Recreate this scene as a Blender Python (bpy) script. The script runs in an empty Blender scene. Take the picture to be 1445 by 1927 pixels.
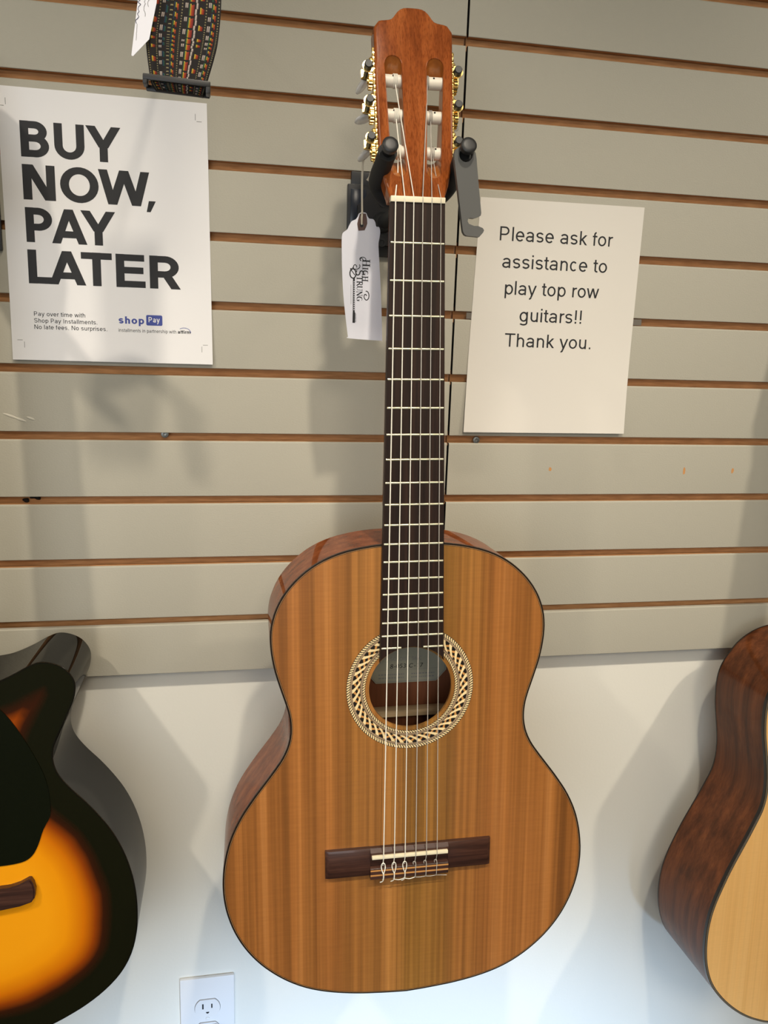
import bpy, bmesh, math, random
from mathutils import Vector, Matrix
from mathutils.geometry import delaunay_2d_cdt, tessellate_polygon

rnd = random.Random(7)
PI = math.pi
MM = 0.001
ZF = 1650.0            # floor lies this many mm under the first groove in view
SC = bpy.context.scene
COL = SC.collection


def W(x, y, z):
    """wall frame in mm (x along the wall, y into it, z up from the top groove) -> metres"""
    return Vector((x * MM, y * MM, (z + ZF) * MM))


# ------------------------------------------------------------------ camera, light, exposure
cam = bpy.data.objects.new('camera', bpy.data.cameras.new('camera'))
COL.objects.link(cam)
cam.data.sensor_fit = 'VERTICAL'
cam.data.sensor_height = 36.0
cam.data.lens = 1510.0 / 1927.0 * 36.0
cam.data.clip_start = 0.05
cr = Vector((0.981955767841611, -0.18649398860353836, 0.03135063344392604))
cu = Vector((0.008401022874005043, 0.20863420523244416, 0.9779576633074138))
cf = cr.cross(cu) * -1.0
cam.matrix_world = Matrix(((cr.x, cu.x, -cf.x, 0.0), (cr.y, cu.y, -cf.y, -0.975865),
                           (cr.z, cu.z, -cf.z, (-335.887 + ZF) * MM), (0, 0, 0, 1)))
SC.camera = cam

SC.view_settings.view_transform = 'Standard'
SC.view_settings.look = 'None'
SC.view_settings.gamma = 1.0
SC.view_settings.use_curve_mapping = False
SC.view_settings.exposure = 0.04

world = bpy.data.worlds.new('world')
SC.world = world
world.use_nodes = True
world.node_tree.nodes['Background'].inputs[0].default_value = (0.75, 0.85, 1.0, 1)
world.node_tree.nodes['Background'].inputs[1].default_value = 0.5


def area(name, loc, target, sx, sy, power, color, spread=180):
    d = bpy.data.lights.new(name, 'AREA')
    d.shape = 'RECTANGLE'
    d.size, d.size_y = sx, sy
    d.energy = power
    d.color = color
    d.spread = math.radians(spread)
    o = bpy.data.objects.new(name, d)
    COL.objects.link(o)
    o.location = loc
    o.rotation_euler = (Vector(target) - Vector(loc)).to_track_quat('-Z', 'Y').to_euler()
    return o


def spot(name, loc, target, power, color, size, blend, radius):
    d = bpy.data.lights.new(name, 'SPOT')
    d.energy = power
    d.color = color
    d.spot_size = math.radians(size)
    d.spot_blend = blend
    d.shadow_soft_size = radius
    o = bpy.data.objects.new(name, d)
    COL.objects.link(o)
    o.location = loc
    o.rotation_euler = (Vector(target) - Vector(loc)).to_track_quat('-Z', 'Y').to_euler()
    return o


WARM = (1.0, 0.89, 0.73)
# daylight from the shop front behind the camera, ceiling troffers, track lamps aimed down at the guitars
area('window_daylight', (-1.3, -3.95, 1.15), (0.0, 0, 0.7), 2.2, 1.3, 34, (0.88, 0.94, 1.0))
spot('lower_wall_spot', (0.9, -3.9, 0.5), (0.22, 0.0, -0.14), 760, (0.46, 0.68, 1.0), 23, 0.75, 0.12)  # added cool spot standing in for daylight on the lower wall; no door modelled
area('troffer_light', (-0.75, -1.75, 2.70), (-0.75, -1.75, 0), 0.55, 1.15, 7, WARM)
area('troffer_light', (1.35, -1.75, 2.70), (1.35, -1.75, 0), 0.55, 1.15, 7, WARM)
area('troffer_light', (0.3, -3.3, 2.70), (0.3, -3.3, 0), 0.55, 1.15, 42, WARM)
spot('track_lamp', (1.55, -1.25, 2.62), (0.75, 0.0, 0.70), 85, WARM, 52, 1.0, 0.04)
spot('track_lamp', (0.25, -1.25, 2.62), (0.20, 0.0, 0.66), 70, WARM, 50, 1.0, 0.04)
spot('track_lamp', (-1.15, -1.25, 2.62), (-0.22, 0.0, 0.62), 78, WARM, 50, 1.0, 0.04)


# ------------------------------------------------------------------ materials
def srgb(r, g, b):
    f = lambda c: (c / 255.0 / 12.92) if c / 255.0 <= 0.04045 else ((c / 255.0 + 0.055) / 1.055) ** 2.4
    return (f(r), f(g), f(b), 1.0)


def mat(name, col, rough=0.5, metal=0.0, coat=0.0, trans=0.0, spec=0.5, ior=1.45):
    m = bpy.data.materials.new(name)
    m.use_nodes = True
    b = m.node_tree.nodes['Principled BSDF']
    b.inputs['Base Color'].default_value = col
    b.inputs['Roughness'].default_value = rough
    b.inputs['Metallic'].default_value = metal
    b.inputs['Coat Weight'].default_value = coat
    b.inputs['Coat Roughness'].default_value = 0.04
    b.inputs['Transmission Weight'].default_value = trans
    b.inputs['Specular IOR Level'].default_value = spec
    b.inputs['IOR'].default_value = ior
    m.diffuse_color = col
    return m


def N(m, t, **kw):
    n = m.node_tree.nodes.new(t)
    for k, v in kw.items():
        setattr(n, k, v)
    return n


def LK(m, a, b):
    m.node_tree.links.new(a, b)


def coords(m, scale, rot=(0, 0, 0)):
    tc = N(m, 'ShaderNodeTexCoord')
    mp = N(m, 'ShaderNodeMapping')
    mp.inputs['Scale'].default_value = scale
    mp.inputs['Rotation'].default_value = rot
    LK(m, tc.outputs['Object'], mp.inputs['Vector'])
    return mp.outputs['Vector']


def noise(m, vec, scale=1.0, detail=3.0, rough=0.5, dist=0.0):
    n = N(m, 'ShaderNodeTexNoise')
    n.inputs['Scale'].default_value = scale
    n.inputs['Detail'].default_value = detail
    n.inputs['Roughness'].default_value = rough
    n.inputs['Distortion'].default_value = dist
    LK(m, vec, n.inputs['Vector'])
    return n.outputs['Fac']


def ramp(m, fac, stops):
    r = N(m, 'ShaderNodeValToRGB')
    e = r.color_ramp.elements
    while len(e) < len(stops):
        e.new(0.5)
    for k, (p, c) in enumerate(stops):
        e[k].position = p
        e[k].color = c
    LK(m, fac, r.inputs['Fac'])
    return r.outputs['Color']


def mix(m, a, b, fac, mode='MIX'):
    n = N(m, 'ShaderNodeMix', data_type='RGBA', blend_type=mode)
    if isinstance(fac, float):
        n.inputs['Factor'].default_value = fac
    else:
        LK(m, fac, n.inputs['Factor'])
    for s, v in (('A', a), ('B', b)):
        i = [q for q in n.inputs if q.name == s and q.type == 'RGBA'][0]
        if isinstance(v, tuple):
            i.default_value = v
        else:
            LK(m, v, i)
    return [q for q in n.outputs if q.type == 'RGBA'][0]


def bsdf(m):
    return m.node_tree.nodes['Principled BSDF']


def bump(m, fac, strength, dist=0.001):
    b = N(m, 'ShaderNodeBump')
    b.inputs['Strength'].default_value = strength
    b.inputs['Distance'].default_value = dist
    LK(m, fac, b.inputs['Height'])
    LK(m, b.outputs['Normal'], bsdf(m).inputs['Normal'])


def wood(name, stops, across=60.0, along=1.2, fine=420.0, rough=0.35, coat=0.0, axis='z', fine_amt=0.35, detail=4.0, spec=0.5):
    """straight grain running along one object axis"""
    m = mat(name, stops[len(stops) // 2][1], rough, coat=coat, spec=spec)
    sc = {'z': (across, across, along), 'x': (along, across, across)}[axis]
    sf = {'z': (fine, fine, along * 9), 'x': (along * 9, fine, fine)}[axis]
    c1 = ramp(m, noise(m, coords(m, sc), 1.0, detail, 0.55), stops)
    f = ramp(m, noise(m, coords(m, sf), 1.0, 2.0, 0.5), [(0.3, (0.55, 0.5, 0.46, 1)), (0.65, (1, 1, 1, 1))])
    LK(m, mix(m, c1, f, fine_amt, 'MULTIPLY'), bsdf(m).inputs['Base Color'])
    return m


M = {}
M['drywall'] = mat('drywall', srgb(226, 224, 214), 0.75)
bump(M['drywall'], noise(M['drywall'], coords(M['drywall'], (260, 260, 260)), 1.0, 3.0), 0.12)
M['slat_paint'] = mat('slat_paint', srgb(172, 168, 154), 0.55)
bump(M['slat_paint'], noise(M['slat_paint'], coords(M['slat_paint'], (420, 420, 650)), 1.0, 3.0), 0.22)
M['mdf'] = mat('mdf', srgb(178, 128, 84), 0.85)
LK(M['mdf'], ramp(M['mdf'], noise(M['mdf'], coords(M['mdf'], (40, 400, 400)), 1.0, 4.0),
                  [(0.3, srgb(170, 122, 78)), (0.7, srgb(204, 152, 102))]), bsdf(M['mdf']).inputs['Base Color'])
M['ceiling'] = mat('ceiling_paint', srgb(215, 213, 205), 0.9)
M['floor'] = mat('floor_carpet', srgb(58, 54, 44), 0.9)
M['room'] = mat('room_paint', srgb(190, 184, 168), 0.8)
M['white_trim'] = mat('white_trim', srgb(230, 230, 226), 0.4)
M['glass'] = mat('glass', (1, 1, 1, 1), 0.0, trans=1.0)
M['drip'] = mat('dried_drip', srgb(196, 192, 178), 0.5)
M['screw'] = mat('screw_steel', srgb(120, 122, 120), 0.4, metal=0.8)
M['paper'] = mat('paper', srgb(237, 236, 237), 0.6)
M['paper_warm'] = mat('note_paper', srgb(222, 217, 208), 0.6)
M['tag_paper'] = mat('tag_paper', srgb(226, 227, 236), 0.6)
M['ink'] = mat('black_ink', srgb(30, 30, 33), 0.6)
M['ink_soft'] = mat('faint_ink', srgb(128, 126, 124), 0.6)
M['ink_pen'] = mat('pen_ink', srgb(70, 72, 95), 0.6)
M['ink_blue'] = mat('blue_ink', srgb(66, 80, 158), 0.6)
M['kraft'] = mat('brown_patch', srgb(98, 76, 70), 0.7)
M['cotton'] = mat('cotton_string', srgb(226, 216, 194), 0.8)
M['tape'] = mat('clear_tape', srgb(112, 106, 98), 0.3)
M['black_plastic'] = mat('black_plastic', srgb(34, 34, 35), 0.42)
M['black_metal'] = mat('black_metal', srgb(40, 41, 42), 0.45)
M['grey_metal'] = mat('grey_lever', srgb(88, 88, 86), 0.5)
M['foam'] = mat('black_foam', srgb(24, 24, 24), 0.7)
M['gold'] = mat('gold', srgb(250, 216, 138), 0.2, metal=1.0)
M['roller'] = mat('white_roller', srgb(230, 222, 206), 0.4)
M['pearl'] = mat('pearl_button', srgb(250, 250, 250), 0.15, trans=0.55, ior=1.2)
M['bone'] = mat('bone', srgb(236, 226, 196), 0.35)
M['fret'] = mat('fret_wire', srgb(226, 220, 190), 0.3, metal=0.75)
M['string_bass'] = mat('wound_string', srgb(244, 240, 226), 0.45)
M['string_treble'] = mat('clear_nylon', srgb(206, 200, 190), 0.25, trans=0.25)
M['string_head'] = M['string_bass']

# cedar soundboard: broad stripes, fine lines and a little cross silk
def cedar(name, hues, cross=0.25, coat=0.35, rough=0.34, line=0.5, heart=False):
    m = mat(name, hues[1], rough, coat=coat)
    broad = noise(m, coords(m, (52, 52, 0.55)), 1.0, 5.0, 0.62)
    col = ramp(m, broad, [(0.27, hues[0]), (0.46, hues[1]), (0.6, hues[2]), (0.74, hues[3])])
    midl = ramp(m, noise(m, coords(m, (150, 150, 0.7)), 1.0, 3.0, 0.6), [(0.3, (0.74, 0.70, 0.64, 1)), (0.52, (1, 1, 1, 1)), (0.7, (1.12, 1.10, 1.06, 1))])
    col = mix(m, col, midl, min(1.0, line * 1.3), 'MULTIPLY')
    lines = ramp(m, noise(m, coords(m, (310, 310, 0.9)), 1.0, 2.0, 0.5), [(0.33, (0.62, 0.58, 0.54, 1)), (0.6, (1, 1, 1, 1))])
    col = mix(m, col, lines, line, 'MULTIPLY')
    silk = ramp(m, noise(m, coords(m, (45, 45, 520)), 1.0, 2.0, 0.5), [(0.35, (0.8, 0.78, 0.76, 1)), (0.65, (1.05, 1.05, 1.05, 1))])
    col = mix(m, col, silk, cross, 'MULTIPLY')
    if heart:
        tc = N(m, 'ShaderNodeTexCoord')
        sx = N(m, 'ShaderNodeSeparateXYZ')
        LK(m, tc.outputs['Object'], sx.inputs[0])
        ab = N(m, 'ShaderNodeMath', operation='ABSOLUTE')
        LK(m, sx.outputs['X'], ab.inputs[0])
        mu = N(m, 'ShaderNodeMath', operation='MULTIPLY_ADD')
        LK(m, ab.outputs[0], mu.inputs[0])
        mu.inputs[1].default_value = 5.0
        LK(m, noise(m, coords(m, (16, 16, 0.6)), 1.0, 3.0), mu.inputs[2])
        col = mix(m, col, ramp(m, mu.outputs[0], [(0.45, (0.80, 0.94, 0.70, 1)), (0.80, (0.98, 0.96, 1.0, 1)), (1.15, (0.98, 0.86, 0.92, 1))]), 1.0, 'MULTIPLY')
    LK(m, col, bsdf(m).inputs['Base Color'])
    return m


M['cedar'] = cedar('cedar_top', (srgb(108, 72, 30), srgb(150, 101, 45), srgb(174, 119, 56), srgb(196, 141, 74)), heart=True)
M['spruce'] = cedar('spruce_top', (srgb(206, 158, 92), srgb(220, 172, 106), srgb(226, 180, 114), srgb(232, 188, 124)), cross=0.12, line=0.16)
M['mahogany_head'] = wood('mahogany_headstock', [(0.3, srgb(124, 62, 26)), (0.5, srgb(152, 80, 36)), (0.72, srgb(176, 100, 50))],
                          70, 3.0, 500, 0.3, 0.7, 'z', 0.55, spec=0.0)
pz = ramp(M['mahogany_head'], noise(M['mahogany_head'], coords(M['mahogany_head'], (1100, 1100, 75)), 1.0, 2.0), [(0.36, (0.55, 0.45, 0.4, 1)), (0.5, (1, 1, 1, 1))])
_b = bsdf(M['mahogany_head']).inputs['Base Color']
_o = _b.links[0].from_socket
LK(M['mahogany_head'], mix(M['mahogany_head'], _o, pz, 0.6, 'MULTIPLY'), _b)
M['mahogany_light'] = wood('mahogany_slot', [(0.3, srgb(150, 86, 34)), (0.5, srgb(172, 102, 44)), (0.72, srgb(188, 116, 56))],
                           70, 3.0, 500, 0.3, 0.6, 'z', 0.4)
M['mahogany_side'] = wood('mahogany_sides', [(0.3, srgb(104, 52, 26)), (0.5, srgb(132, 70, 38)), (0.7, srgb(152, 86, 50))],
                          60, 3.0, 400, 0.25, 0.55, 'z', 0.4, spec=0.0)
M['dark_mahogany'] = wood('dark_mahogany_sides', [(0.3, srgb(72, 37, 17)), (0.5, srgb(98, 53, 26)), (0.7, srgb(122, 68, 35))],
                          70, 1.6, 420, 0.4, 0.3, 'z', 0.5, spec=0.1)
M['inside_wood'] = wood('inside_wood', [(0.3, srgb(110, 62, 36)), (0.6, srgb(140, 82, 48))], 60, 3.0, 400, 0.7, 0.0, 'z')
M['brace'] = wood('pale_brace', [(0.3, srgb(206, 176, 136)), (0.7, srgb(224, 196, 156))], 60, 3, 400, 0.7, 0.0, 'x')
M['rosewood'] = wood('rosewood', [(0.3, srgb(46, 26, 20)), (0.5, srgb(66, 40, 31)), (0.72, srgb(84, 54, 42))],
                     260, 8.0, 700, 0.38, 0.15, 'x', 0.4)
M['fretboard'] = wood('dark_fretboard', [(0.3, srgb(28, 18, 13)), (0.5, srgb(40, 26, 20)), (0.72, srgb(56, 37, 28))],
                      240, 5.0, 800, 0.5, 0.0, 'z', 0.4, spec=0.25)
M['binding_black'] = mat('black_binding', srgb(26, 22, 20), 0.3, coat=0.15, spec=0.3)
M['purfling'] = mat('pale_purfling', srgb(172, 132, 86), 0.4)
M['ros_black'] = mat('rosette_black', srgb(26, 20, 16), 0.35, coat=0.3)
M['ros_cream'] = mat('rosette_cream', srgb(240, 216, 164), 0.35, coat=0.3)
M['ros_tan'] = mat('rosette_tan', srgb(196, 140, 78), 0.35, coat=0.3)
M['ros_grey'] = mat('rosette_grey', srgb(158, 134, 106), 0.35, coat=0.3)
M['label_paper'] = mat('label_paper', srgb(158, 154, 134), 0.7)
M['gloss_black'] = mat('gloss_black', srgb(17, 16, 13), 0.12, coat=0.6, spec=0.0)
M['pickguard'] = mat('black_pickguard', srgb(15, 19, 9), 0.12, coat=0.6, spec=0.0)
M['plug'] = mat('black_plug', srgb(30, 30, 32), 0.5)
M['outlet'] = mat('white_outlet', srgb(232, 232, 232), 0.35)
M['hole'] = mat('dark_slot', srgb(20, 18, 18), 0.8)
M['blue_plastic'] = mat('dark_blue_plastic', srgb(38, 46, 58), 0.2)
M['chip'] = mat('chipped_paint', srgb(196, 142, 88), 0.8)
M['webbing'] = mat('black_webbing', srgb(24, 20, 20), 0.85)
THREADS = [mat('thread_' + n, c, 0.8) for n, c in (
    ('yellow', srgb(172, 150, 44)), ('orange', srgb(160, 70, 30)), ('red', srgb(122, 34, 26)), ('green', srgb(36, 80, 58)),
    ('blue', srgb(26, 52, 72)), ('white', srgb(168, 156, 148)), ('sand', srgb(132, 124, 92)))]

# sunburst finish: colour follows the distance to the body's edge, sprayed on the top
m = mat('sunburst_top', srgb(230, 140, 10), 0.14, coat=0.7, spec=0.0)
at = N(m, 'ShaderNodeAttribute', attribute_name='edge_distance')
nz = noise(m, coords(m, (14, 14, 14)), 1.0, 2.0)
ad = N(m, 'ShaderNodeMath', operation='MULTIPLY_ADD')
LK(m, nz, ad.inputs[0])
ad.inputs[1].default_value = 0.08
LK(m, at.outputs['Fac'], ad.inputs[2])
LK(m, ramp(m, ad.outputs[0], [(0.30, srgb(20, 21, 9)), (0.41, srgb(52, 24, 10)), (0.50, srgb(140, 62, 10)),
                              (0.62, srgb(206, 112, 8)), (0.80, srgb(238, 150, 14)), (1.0, srgb(244, 160, 20))]),
   bsdf(m).inputs['Base Color'])
M['sunburst'] = m


# ------------------------------------------------------------------ mesh helpers (all in mm, local)
class MB:
    def __init__(s):
        s.v, s.f, s.mi, s.mats, s.sm = [], [], [], [], []

    def slot(s, m):
        if m not in s.mats:
            s.mats.append(m)
        return s.mats.index(m)

    def add(s, verts, faces, m, smooth=False):
        o = len(s.v)
        k = s.slot(m)
        s.v += [tuple(p) for p in verts]
        for f in faces:
            s.f.append([i + o for i in f])
            s.mi.append(k)
            s.sm.append(smooth)
        return s

    def box(s, x0, x1, y0, y1, z0, z1, m, ch=0.0):
        if ch <= 0:
            v = [(x, y, z) for x in (x0, x1) for y in (y0, y1) for z in (z0, z1)]
            return s.add(v, [(0, 1, 3, 2), (4, 6, 7, 5), (0, 4, 5, 1), (2, 3, 7, 6), (0, 2, 6, 4), (1, 5, 7, 3)], m)
        v, f = [], []
        bm = bmesh.new()
        bmesh.ops.create_cube(bm, size=1.0)
        for p in bm.verts:
            p.co = Vector(((x0 + x1) / 2 + p.co.x * (x1 - x0), (y0 + y1) / 2 + p.co.y * (y1 - y0), (z0 + z1) / 2 + p.co.z * (z1 - z0)))
        bmesh.ops.bevel(bm, geom=list(bm.edges), offset=ch, segments=2, affect='EDGES', profile=0.6)
        bm.verts.index_update()
        v = [tuple(p.co) for p in bm.verts]
        f = [[q.index for q in g.verts] for g in bm.faces]
        bm.free()
        return s.add(v, f, m)

    def tube(s, pts, r, m, seg=10, caps=True, radii=None):
        pts = [Vector(p) for p in pts]
        n = len(pts)
        t0 = (pts[1] - pts[0]).normalized()
        up = Vector((0, 0, 1)) if abs(t0.z) < 0.9 else Vector((1, 0, 0))
        a = t0.cross(up).normalized()
        v, f = [], []
        for i in range(n):
            t = (pts[min(i + 1, n - 1)] - pts[max(i - 1, 0)]).normalized()
            a = (a - t * a.dot(t)).normalized()
            b = t.cross(a)
            rr = radii[i] if radii else r
            for k in range(seg):
                q = 2 * PI * k / seg
                v.append(pts[i] + a * (rr * math.cos(q)) + b * (rr * math.sin(q)))
        for i in range(n - 1):
            for k in range(seg):
                f.append((i * seg + k, i * seg + (k + 1) % seg, (i + 1) * seg + (k + 1) % seg, (i + 1) * seg + k))
        if caps:
            f.append(tuple(range(seg))[::-1])
            f.append(tuple(range((n - 1) * seg, n * seg)))
        return s.add(v, f, m, True)

    def lathe(s, base, axis, prof, m, seg=24):
        """prof: (distance along axis, radius)"""
        base, ax = Vector(base), Vector(axis).normalized()
        a = ax.cross(Vector((0, 0, 1)) if abs(ax.z) < 0.9 else Vector((1, 0, 0))).normalized()
        b = ax.cross(a)
        v, f = [], []
        for d, r in prof:
            for k in range(seg):
                q = 2 * PI * k / seg
                v.append(base + ax * d + a * (r * math.cos(q)) + b * (r * math.sin(q)))
        for i in range(len(prof) - 1):
            for k in range(seg):
                f.append((i * seg + k, i * seg + (k + 1) % seg, (i + 1) * seg + (k + 1) % seg, (i + 1) * seg + k))
        f.append(tuple(range(seg))[::-1])
        f.append(tuple(range((len(prof) - 1) * seg, len(prof) * seg)))
        return s.add(v, f, m, True)

    def ellipsoid(s, c, rx, ry, rz, m, rot=None, seg=16, rings=9):
        v, f = [], []
        R = rot or Matrix.Identity(3)
        for i in range(rings + 1):
            th = PI * i / rings
            for k in range(seg):
                q = 2 * PI * k / seg
                v.append(Vector(c) + R @ Vector((rx * math.sin(th) * math.cos(q), ry * math.sin(th) * math.sin(q), rz * math.cos(th))))
        for i in range(rings):
            for k in range(seg):
                f.append((i * seg + k, i * seg + (k + 1) % seg, (i + 1) * seg + (k + 1) % seg, (i + 1) * seg + k))
        return s.add(v, f, m, True)

    def plate(s, outer, holes, fn, t0, t1, m, side=None, holes_back=None, smooth_side=True, rnd_=0.0, hole_side=None):
        """flat plate with holes: outline in 2-D (a, b); fn(a, b, t) -> 3-D point"""
        side = side or m
        loops = [list(outer)] + [list(h) for h in holes]
        back = [list(outer)] + [list(h) for h in (holes_back or holes)]
        for L in (loops, back):
            pass
        pts, edges = [], []
        for L in loops:
            o = len(pts)
            pts += [Vector((p[0], p[1])) for p in L]
            edges += [(o + i, o + (i + 1) % len(L)) for i in range(len(L))]
        bm = bmesh.new()
        bv = [bm.verts.new((p.x, p.y, 0)) for p in pts]
        be = [bm.edges.new((bv[a], bv[b])) for a, b in edges]
        bmesh.ops.triangle_fill(bm, use_beauty=True, use_dissolve=False, edges=be, normal=(0, 0, 1))
        bm.verts.index_update()
        tris = [[q.index for q in g.verts] for g in bm.faces]
        bm.free()
        flatb = [p for L in back for p in L]
        n = len(pts)
        sg = 1 if t1 > t0 else -1
        fr = [p for k, L in enumerate(loops) for p in (inset(L, rnd_ * (1 if k == 0 else -0.4)) if rnd_ else L)]
        v = [fn(p[0], p[1], t0) for p in fr] + [fn(p[0], p[1], t1) for p in flatb]
        s.add(v[:n], tris, m)
        s.add(v[n:], [t[::-1] for t in tris], m)
        o = 0
        for q, L in enumerate(loops):
            k = len(L)
            sm_ = (hole_side if q and hole_side else side)
            rows = [v[o:o + k]]
            if rnd_:
                rr = rnd_ if q == 0 else rnd_ * 0.4
                for a in (0.35, 0.7, 1.0):
                    an = a * PI / 2
                    ins = rr * (1 - math.sin(an)) * (1 if q == 0 else -1)
                    rows.append([fn(p[0], p[1], t0 + sg * rr * (1 - math.cos(an))) for p in inset(L, ins)])
            rows.append(v[n + o:n + o + k])
            for ri in range(len(rows) - 1):
                s.add(rows[ri] + rows[ri + 1], [(i, (i + 1) % k, k + (i + 1) % k, k + i) for i in range(k)], m if ri < len(rows) - 2 else sm_, smooth_side)
            o += k
        return s

    def build(s, name, parent=None, loc=None):
        me = bpy.data.meshes.new(name)
        me.from_pydata([(p[0] * MM, p[1] * MM, p[2] * MM) for p in s.v], [], s.f)
        for k in s.mats:
            me.materials.append(k)
        me.polygons.foreach_set('material_index', s.mi)
        me.polygons.foreach_set('use_smooth', s.sm)
        me.update()
        bm = bmesh.new()
        bm.from_mesh(me)
        bmesh.ops.recalc_face_normals(bm, faces=bm.faces)
        bm.to_mesh(me)
        bm.free()
        try:
            me.set_sharp_from_angle(angle=math.radians(38))
        except Exception:
            pass
        o = bpy.data.objects.new(name, me)
        COL.objects.link(o)
        if parent:
            o.parent = parent
        if loc is not None:
            o.location = loc
        return o


def tag(o, label, cat, group=None):
    o['label'] = label
    o['category'] = cat
    if group:
        o['group'] = group
    return o


def struct(o):
    o['kind'] = 'structure'
    return o


def empty(name, loc, label, cat, group=None, mtx=None):
    o = bpy.data.objects.new(name, None)
    COL.objects.link(o)
    o.empty_display_size = 0.05
    if mtx is not None:
        o.matrix_world = mtx
    else:
        o.location = loc
    return tag(o, label, cat, group)


def catmull(p, sub=4, closed=False):
    out = []
    n = len(p)
    rng_ = range(n if closed else n - 1)
    for i in rng_:
        g = lambda k: Vector(p[k % n] if closed else p[max(0, min(n - 1, k))])
        a, b, c, d = g(i - 1), g(i), g(i + 1), g(i + 2)
        for j in range(sub):
            t = j / sub
            out.append(tuple(0.5 * ((2 * b) + (c - a) * t + (2 * a - 5 * b + 4 * c - d) * t * t + (3 * b - a - 3 * c + d) * t ** 3)))
    if not closed:
        out.append(tuple(p[-1]))
    return out


def inset(loop, d):
    """move a closed 2-D loop inwards by d"""
    n = len(loop)
    ar = sum(loop[i][0] * loop[(i + 1) % n][1] - loop[(i + 1) % n][0] * loop[i][1] for i in range(n))
    sg = 1 if ar > 0 else -1
    out = []
    for i in range(n):
        a, b = Vector(loop[i - 1]), Vector(loop[(i + 1) % n])
        t = (b - a).normalized()
        out.append((loop[i][0] - sg * t.y * d, loop[i][1] + sg * t.x * d))
    return out


def circle(cx, cy, r, n=64, a0=0.0):
    return [(cx + r * math.cos(a0 + 2 * PI * k / n), cy + r * math.sin(a0 + 2 * PI * k / n)) for k in range(n)]


def rrect(x0, x1, y0, y1, r, n=5):
    out = []
    for cx, cy, a in ((x1 - r, y1 - r, 0), (x0 + r, y1 - r, 90), (x0 + r, y0 + r, 180), (x1 - r, y0 + r, 270)):
        for k in range(n + 1):
            q = math.radians(a + 90 * k / n)
            out.append((cx + r * math.cos(q), cy + r * math.sin(q)))
    return out


# ------------------------------------------------------------------ lettering from strokes
CAP, XH, DESC = 0.716, 0.519, -0.205


class Pen:
    def __init__(s, w):
        s.w = w
        s.q = []          # quads in em units

    def V(s, x, y0, y1):
        h = s.w / 2
        s.q.append([(x - h, y0), (x + h, y0), (x + h, y1), (x - h, y1)])

    def H(s, x0, x1, y, k=0.9):
        h = s.w * k / 2
        s.q.append([(x0, y - h), (x1, y - h), (x1, y + h), (x0, y + h)])

    def D(s, x0, y0, x1, y1, k=1.0):
        L = math.hypot(x1 - x0, y1 - y0)
        h = s.w * k / 2 * L / max(abs(y1 - y0), 1e-4)
        s.q.append([(x0 - h, y0), (x0 + h, y0), (x1 + h, y1), (x1 - h, y1)])

    def A(s, cx, cy, rx, ry, a0, a1, k=0.92):
        n = max(6, int(abs(a1 - a0) / 12))
        pr = None
        for i in range(n + 1):
            a = math.radians(a0 + (a1 - a0) * i / n)
            c, d = math.cos(a), math.sin(a)
            # horizontal strokes slightly thinner than the uprights
            hx, hy = s.w / 2, s.w * k / 2
            o = (cx + (rx + hx) * c, cy + (ry + hy) * d)
            p = (cx + (rx - hx) * c, cy + (ry - hy) * d)
            if pr:
                s.q.append([pr[1], pr[0], o, p])
            pr = (o, p)


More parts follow.
